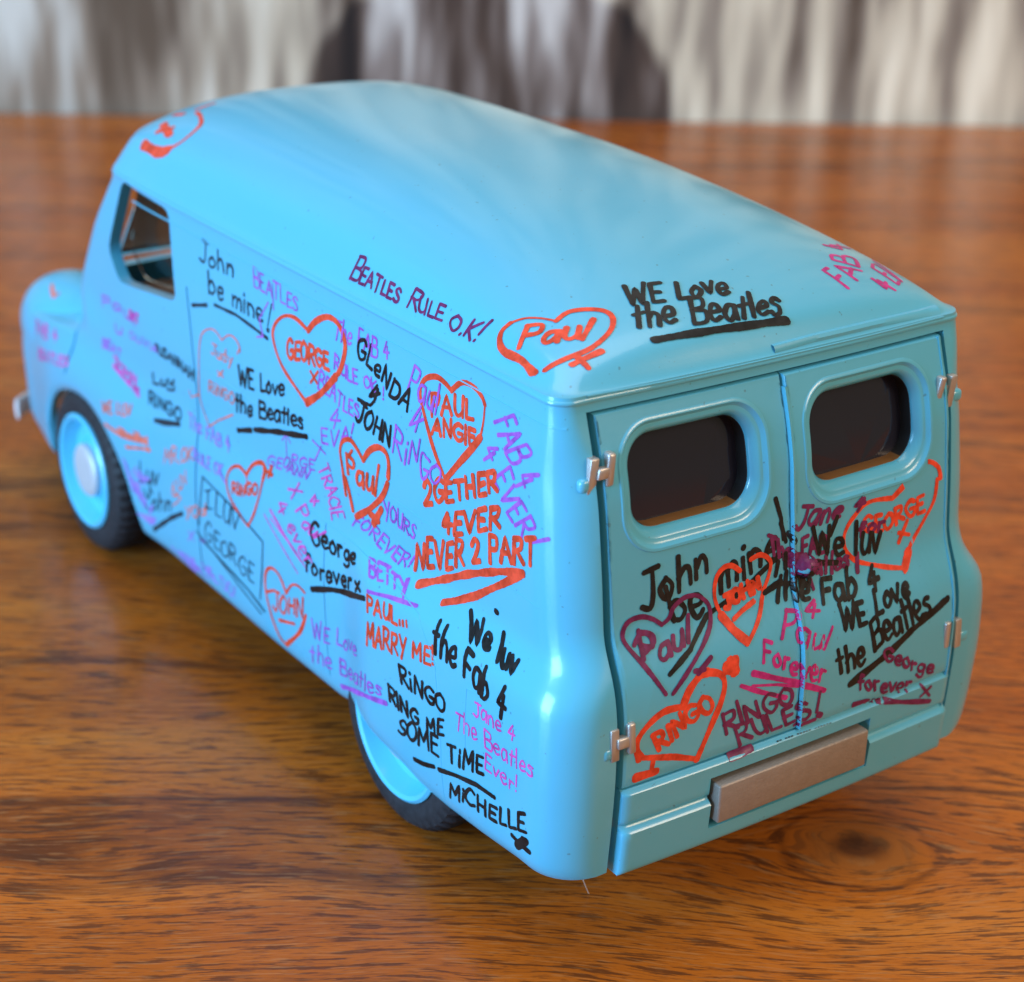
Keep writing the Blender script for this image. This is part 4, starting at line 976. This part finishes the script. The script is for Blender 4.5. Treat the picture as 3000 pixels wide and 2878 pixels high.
('S','k',0.325,'black_writing',[('T','We luv',[(-6.15,18.65),(-4.34,18.76),(-1.01,18.55)],(-0.84,1.32),(-0.54,1.15)),('T','the Fab 4',[(-9.2,16.51),(-6.59,16.68),(-3.64,16.05),(-1.21,15.48)],(-0.23,1.88),(0.05,2.12)),('P',1.2,[(-4.59,21.11),(-4.43,21.08)])]),
('S','k',0.258,'black_writing',[('T','RiNGO',[(-12.99,12.47),(-11.06,12.72),(-9.08,12.75),(-7.57,12.89)],(-0.21,1.27),(-0.02,1.19)),('T','RING ME',[(-14.57,10.44),(-11.81,10.27),(-9.78,10.47),(-7.81,11.19)],(-0.18,1.17),(0.02,1.09)),('T','SOME TiME',[(-13.39,8.47),(-10.49,8.99),(-7.41,9.37),(-3.21,10.6)],(0.08,1.25),(0.0,1.33)),('C',1.3,[(-11.57,7.34),(-10.4,7.61),(-9.05,8.12)]),('P',1.3,[(-8.44,8.22),(-6.35,8.9),(-4.03,9.48),(-2.0,9.66)])]),
('S','h',0.149,'magenta_writing',[('T','Jane 4',[(-4.39,14.41),(-2.5,14.59),(0.02,14.78)],(-0.09,1.05),(-0.11,1.01)),('T','The Beatles',[(-6.41,12.34),(-3.42,12.82),(-0.45,12.94),(1.96,13.32)],(-0.01,1.33),(-0.07,1.1)),('T','Ever!',[(-3.11,11.12),(-1.21,11.22),(0.45,11.28)],(0.0,1.2),(-0.02,1.16))]),
('S','k',0.271,'black_writing',[('T','MiCHELLE',[(-7.34,6.71),(-4.99,7.42),(-2.07,7.78),(1.42,8.92)],(0.18,1.18),(0.0,1.19)),('P',1.4,[(-0.1,7.89),(0.52,7.78),(1.63,7.68)]),('C',1.3,[(1.04,8.36),(1.5,8.35),(0.48,7.34),(0.3,7.51),(1.04,8.29)])]),
('T','v',0.2,'purple_writing',[('T','B',[(-24.28,14.1),(-23.35,14.12)],(0.16,1.56),(0.14,1.55)),('T','EATLES',[(-23.13,14.13),(-20.0,14.18),(-18.2,14.14)],(-0.08,0.95),(-0.15,0.82)),('T','R',[(-17.25,14.19),(-16.07,14.19)],(0.06,1.27),(0.04,1.27)),('T','ULE',[(-15.94,14.18),(-14.65,14.25),(-13.29,14.36)],(-0.19,0.9),(-0.26,0.82)),('T','O.K!',[(-12.34,14.19),(-10.95,14.2),(-9.46,14.07)],(-0.19,0.84),(0.45,1.52))]),
('K','o',0.36,'red_heart',[('C',1.0,[(-8.09,15.31),(-8.3,16.56),(-8.88,17.76),(-9.11,18.79),(-8.84,19.64),(-8.14,20.01)]),('C',0.55,[(-8.14,20.01),(-7.24,19.96),(-6.35,19.51),(-5.62,18.92)]),('C',1.0,[(-5.62,18.92),(-4.66,19.53),(-3.33,19.44),(-2.46,18.98),(-2.32,18.16),(-2.93,17.07),(-4.38,15.93),(-5.95,15.43),(-7.38,15.05)]),('P',1.2,[(-8.94,17.98),(-8.35,16.77),(-7.93,15.26)]),('T','Paul',[(-8.3,17.75),(-6.88,17.19),(-5.6,17.02),(-4.46,16.78)],(0.71,1.36),(0.93,1.61)),('P',1.2,[(-5.82,14.82),(-3.82,15.6)]),('P',1.2,[(-5.35,15.42),(-5.0,14.43)])]),
('K','k',0.33,'black_writing',[('T','WE Love',[(-0.96,19.35),(1.51,19.69),(5.78,20.41)],(0.3,1.86),(0.35,1.8)),('T','the Beatles',[(-1.21,17.23),(1.34,17.49),(4.81,17.91),(8.58,18.65)],(0.42,2.21),(0.48,2.06)),('P',1.6,[(-0.41,16.23),(1.47,16.6),(5.37,17.41),(8.77,18.15)])]),
('Q','m',0.3,'magenta_writing',[('T','FAB 4',[(-7.96,15.1),(-5.85,17.23),(-4.79,19.28),(-3.22,21.91)],(-0.8,1.73),(-2.94,-0.79)),('T','4 EV',[(-4.31,15.17),(-2.35,17.17)],(-1.32,0.91),(-0.19,3.15))]),
('F','o',0.5,'red_heart',[('C',1.6,[(-42.04,21.08),(-39.29,19.89),(-37.74,19.78)]),('C',0.7,[(-37.74,19.78),(-36.57,20.58),(-36.23,22.44),(-37.45,23.93),(-38.75,24.86)]),('P',1.4,[(-41.28,23.27),(-38.88,21.46)]),('P',1.2,[(-40.98,22.21),(-39.4,22.45)]),('P',1.0,[(-41.55,24.88),(-40.27,24.75)]),('P',0.8,[(-39.5,25.5),(-38.78,26.85)])]),
('R','k',0.35,'black_writing',[('T','John',[(-11.85,22.84),(-10.52,23.12),(-9.26,23.41),(-6.91,24.2)],(-0.1,2.2),(-0.13,1.82)),('T','be mine',[(-9.67,21.53),(-7.43,21.46),(-5.19,22.7),(-3.59,23.27),(-1.27,23.88)],(-0.45,2.29),(0.01,2.04)),('P',0.9,[(-1.0,25.93),(-0.57,24.61)]),('P',1.2,[(-0.39,25.12),(0.02,24.58)]),('P',0.9,[(-1.39,27.57),(-0.97,26.23),(-0.78,24.84)]),('P',1.0,[(-10.59,18.8),(-8.84,19.79),(-7.12,21.39),(-6.59,21.57),(-4.37,22.16),(-1.96,23.42),(-0.92,23.79)]),('P',1.0,[(-8.75,19.83),(-9.58,19.42)])]),
('R','v',0.311,'plum_heart',[('C',1,[(-11.05,17.71),(-12.22,19.56),(-13.27,21.08),(-13.41,21.79),(-12.95,22.39),(-12.02,22.49),(-11.18,22.16),(-10.52,21.64)]),('C',1,[(-10.52,21.64),(-9.95,21.92),(-9.51,22.54),(-8.62,22.93),(-7.66,22.76),(-6.88,21.97),(-6.94,20.92),(-7.66,20.0),(-8.7,19.09),(-10.51,17.6)]),('T','Paul',[(-12.31,20.05),(-11.21,19.56),(-9.86,19.9),(-8.72,20.24)],(-0.08,1.69),(0.26,1.33)),('C',1,[(-12.72,20.96),(-12.12,21.49),(-11.38,21.25),(-11.35,20.77),(-12.17,20.31)]),('P',1.1,[(-7.4,19.03),(-8.5,18.35)]),('P',1,[(-8.72,18.53),(-8.0,18.45)])]),
('R','o',0.351,'orange_heart',[('C',0.9,[(-4.46,19.13),(-5.27,19.94),(-6.06,21.33),(-6.4,22.45),(-6.26,23.57),(-5.68,24.11),(-5.02,24.09),(-4.35,23.59)]),('C',0.9,[(-3.5,24.13),(-2.65,24.24),(-1.87,23.61),(-2.04,22.69),(-2.51,21.78),(-3.02,20.64),(-3.69,19.82),(-4.46,19.13)]),('P',1.6,[(-6.02,21.14),(-5.3,20.13),(-4.45,19.38)]),('T','JOHN',[(-5.63,21.42),(-4.58,21.62),(-2.66,22.02)],(-0.16,0.82),(-0.25,0.88)),('P',1,[(-5.11,20.74),(-4.36,21.07),(-3.35,21.4)])]),
('R','o',0.351,'red_heart',[('C',1.3,[(-13.0,13.85),(-13.22,15.07),(-12.49,16.0),(-11.24,16.62),(-9.8,16.56)]),('C',1.6,[(-9.8,16.56),(-9.29,17.44),(-8.42,18.13),(-7.76,18.22)]),('C',1.3,[(-7.76,18.22),(-6.81,17.85),(-6.52,17.1),(-6.85,15.92),(-7.57,14.38),(-8.49,12.43)]),('P',1.2,[(-8.5,12.51),(-10.27,13.22),(-12.69,13.9),(-13.11,14.46)]),('T','RINGO',[(-11.6,14.07),(-10.34,14.42),(-9.26,15.18),(-7.33,15.63)],(-0.54,1.33),(-0.45,1.2)),('P',2.2,[(-6.28,18.17),(-5.72,17.9)]),('P',2.2,[(-5.92,18.41),(-5.68,17.75)]),('P',1.8,[(-5.54,18.44),(-5.68,17.75)]),('P',1.2,[(-6.48,17.83),(-5.94,18.15)]),('P',1.2,[(-11.89,13.57),(-12.0,12.8)]),('P',1.8,[(-13.17,12.65),(-11.67,12.62)])]),
('R','m',0.25,'magenta_writing',[('T','Paul',[(-1.79,18.78),(-0.77,18.62),(0.5,17.66),(1.68,17.26)],(0.57,1.37),(0.81,1.16)),('T','Forever',[(-3.38,17.78),(-2.19,17.19),(-0.39,16.01),(1.03,15.3),(1.68,15.01)],(0.29,1.23),(0.12,1.46)),('T','4',[(0.24,19.73),(1.37,19.43)],(0.38,0.91),(0.37,0.91)),('P',1.6,[(-4.21,17.23),(-2.66,16.52),(-0.71,15.65),(1.81,14.38)]),('P',1.3,[(-5.19,16.66),(-3.55,15.76),(-1.35,14.7)]),('P',0.8,[(-4.27,16.4),(-2.17,15.89),(-0.32,15.2)])]),
('R','v',0.286,'plum_writing',[('T','RINGO',[(-6.33,13.53),(-4.89,13.88),(-3.4,14.02),(-1.88,14.06),(-0.59,14.27)],(-0.58,1.66),(-0.36,1.21)),('T','RULES',[(-5.09,12.33),(-3.62,12.68),(-2.09,12.6),(-0.66,12.66),(0.81,12.82)],(-0.58,1.39),(-0.5,1.28)),('P',1.0,[(1.44,14.37),(1.29,12.98)]),('P',1.4,[(1.44,12.73),(1.71,12.59)]),('P',1.9,[(-5.91,11.92),(-4.14,11.98)]),('P',0.8,[(-2.23,12.15),(-0.54,12.12)]),('P',0.9,[(-0.39,12.42),(1.24,12.43)])]),
('R','v',0.286,'plum_writing',[('T','Jane 4',[(-0.07,25.42),(1.45,25.25),(3.14,25.22),(4.54,25.22),(5.75,25.35)],(0.5,1.44),(0.81,0.95)),('T','The FAB',[(-1.85,24.13),(-0.12,23.21),(1.09,23.42),(2.74,23.28)],(-0.1,1.14),(-0.02,1.15)),('T','Beatles',[(-0.04,22.35),(0.93,22.32),(2.93,21.78),(4.68,21.84)],(-0.02,1.22),(0.02,1.22)),('P',2.4,[(-0.41,23.63),(0.4,23.21)]),('P',2.4,[(-0.14,23.1),(0.77,23.38)]),('P',2.0,[(-0.12,23.77),(0.22,23.0)]),('P',1.0,[(0.92,23.22),(1.43,21.13)]),('P',1.2,[(5.48,22.45),(5.39,21.28)]),('T','for',[(5.56,23.59),(7.81,23.55)],(0.09,0.97),(0.08,0.98))]),
('R','k',0.338,'black_writing',[('T','We luv',[(1.78,23.19),(3.83,22.69),(4.93,22.59),(7.48,21.97)],(-0.23,1.91),(0.2,2.11)),('P',1,[(3.62,25.35),(3.04,24.27)]),('T','the Fab 4',[(-1.74,20.97),(0.36,20.73),(1.9,20.15),(3.75,19.88),(7.0,19.95)],(0.41,1.67),(-0.01,1.57)),('P',1.3,[(-2.39,21.71),(-1.04,22.09)]),('P',1.0,[(-1.23,23.42),(-1.43,22.58)]),('P',1.0,[(-0.62,23.84),(-0.61,22.87)]),('P',1.3,[(0.95,22.94),(3.6,22.3)]),('T','no',[(-0.13,21.52),(1.35,21.39)],(0.01,1.36),(-0.5,1.71))]),
('R','k',0.338,'black_writing',[('T','WE Love',[(3.28,18.08),(5.37,18.03),(6.54,18.45),(7.95,18.65),(9.63,18.94)],(-0.03,1.54),(-0.06,1.47)),('T','the Beatles',[(3.03,15.11),(5.29,15.35),(6.74,16.24),(9.1,16.67),(11.54,17.28)],(-0.38,1.79),(-0.58,2.0)),('P',1.9,[(4.22,14.13),(5.63,14.63),(7.88,15.5),(9.66,16.41)]),('P',1.5,[(9.66,16.41),(11.54,17.08),(13.24,17.7)])]),
('R','o',0.311,'red_heart',[('C',1,[(9.62,20.55),(8.32,20.88),(6.95,21.34),(5.35,22.0),(4.48,22.86),(4.24,23.74),(4.55,24.49),(5.2,25.07),(5.97,25.55),(6.97,25.69),(8.67,25.46)]),('C',1.3,[(8.67,25.46),(9.59,25.96),(10.28,26.34)]),('C',1.2,[(10.31,26.34),(11.47,26.87),(12.16,27.14),(13.06,26.56),(13.29,25.78)]),('C',1,[(12.96,25.78),(12.7,24.41),(11.79,23.27),(10.76,22.16),(10.07,21.36),(9.55,20.34)]),('P',2.0,[(10.22,21.48),(9.62,20.55)]),('T','GEORGE',[(6.0,23.82),(8.27,23.44),(9.88,23.81),(11.76,23.87)],(-0.02,0.91),(-0.16,1.21)),('P',1,[(9.33,22.93),(10.33,22.56)]),('P',1,[(10.12,23.58),(9.34,22.26)])]),
('R','v',0.246,'plum_writing',[('T','George',[(7.14,15.11),(8.87,14.06),(10.96,12.89),(12.32,12.36)],(0.0,1.12),(0.1,1.04)),('T','forever',[(4.99,13.54),(6.93,12.76),(9.07,11.9),(10.27,11.76)],(-0.14,1.17),(-0.15,1.2)),('T','x',[(11.22,10.95),(12.27,10.66)],(-0.02,1.38),(0.15,1.27)),('P',1.6,[(4.7,12.43),(5.68,12.38),(7.39,11.86),(9.82,11.03),(12.37,10.24)])]),
('R','t',0.045,'small_print',[('P',1,[(-2.04,11.81),(-1.91,11.81)]),('P',1,[(-1.79,11.81),(-1.66,11.81)]),('P',1,[(-1.3,11.81),(-1.16,11.8)]),('P',1,[(-1.04,11.81),(-0.91,11.8)]),('P',1,[(-0.8,11.8),(-0.66,11.8)]),('P',1,[(-0.29,11.8),(-0.16,11.79)]),('P',1,[(-0.04,11.79),(0.09,11.78)]),('P',1,[(0.21,11.78),(0.35,11.78)]),('P',1,[(0.46,11.78),(0.6,11.77)]),('P',1,[(0.72,11.78),(0.86,11.77)]),('P',1,[(1.23,11.76),(1.37,11.76)]),('P',1,[(1.49,11.76),(1.63,11.76)]),('P',1,[(1.75,11.76),(1.88,11.75)]),('P',1,[(2.0,11.75),(2.14,11.74)]),('P',1,[(2.27,11.75),(2.4,11.74)]),('P',1,[(2.52,11.74),(2.66,11.73)])]),
]
for idx, (fk, col, w_, nm, els) in enumerate(WRITING): draw_item(idx, fk, col, w_, nm, els)

# ------------------------------------------------------------------ finish
for o in list(van.children): o.location = o.location - Vector((3.5, 0, 0))
van.location = (3.5, 0, 0)
# a stray bristle on the table under the tail corner
fv, ff = [], []
A_, B_ = Vector((0.4, 13.6, 5.6)), Vector((1.18, 11.68, 0.05))
for i in range(9):
    t = i / 8; c_ = A_.lerp(B_, t) + Vector((0, 0.25, 0)) * math.sin(t * 3.1)
    for k in range(5):
        a = 2 * math.pi * k / 5; fv.append((c_.x + 0.03 * math.cos(a), c_.y + 0.03 * math.sin(a), c_.z + 0.02))
for i in range(8):
    for k in range(5): ff.append((i * 5 + k, i * 5 + (k + 1) % 5, (i + 1) * 5 + (k + 1) % 5, (i + 1) * 5 + k))
fib = link('fibre', mesh_from(fv, ff), mat('pale_fibre', (0.6, 0.5, 0.42), 0.4), None)
fib['label'] = 'thin pale stray fibre resting on the table under the van tail corner'; fib['category'] = 'fibre'
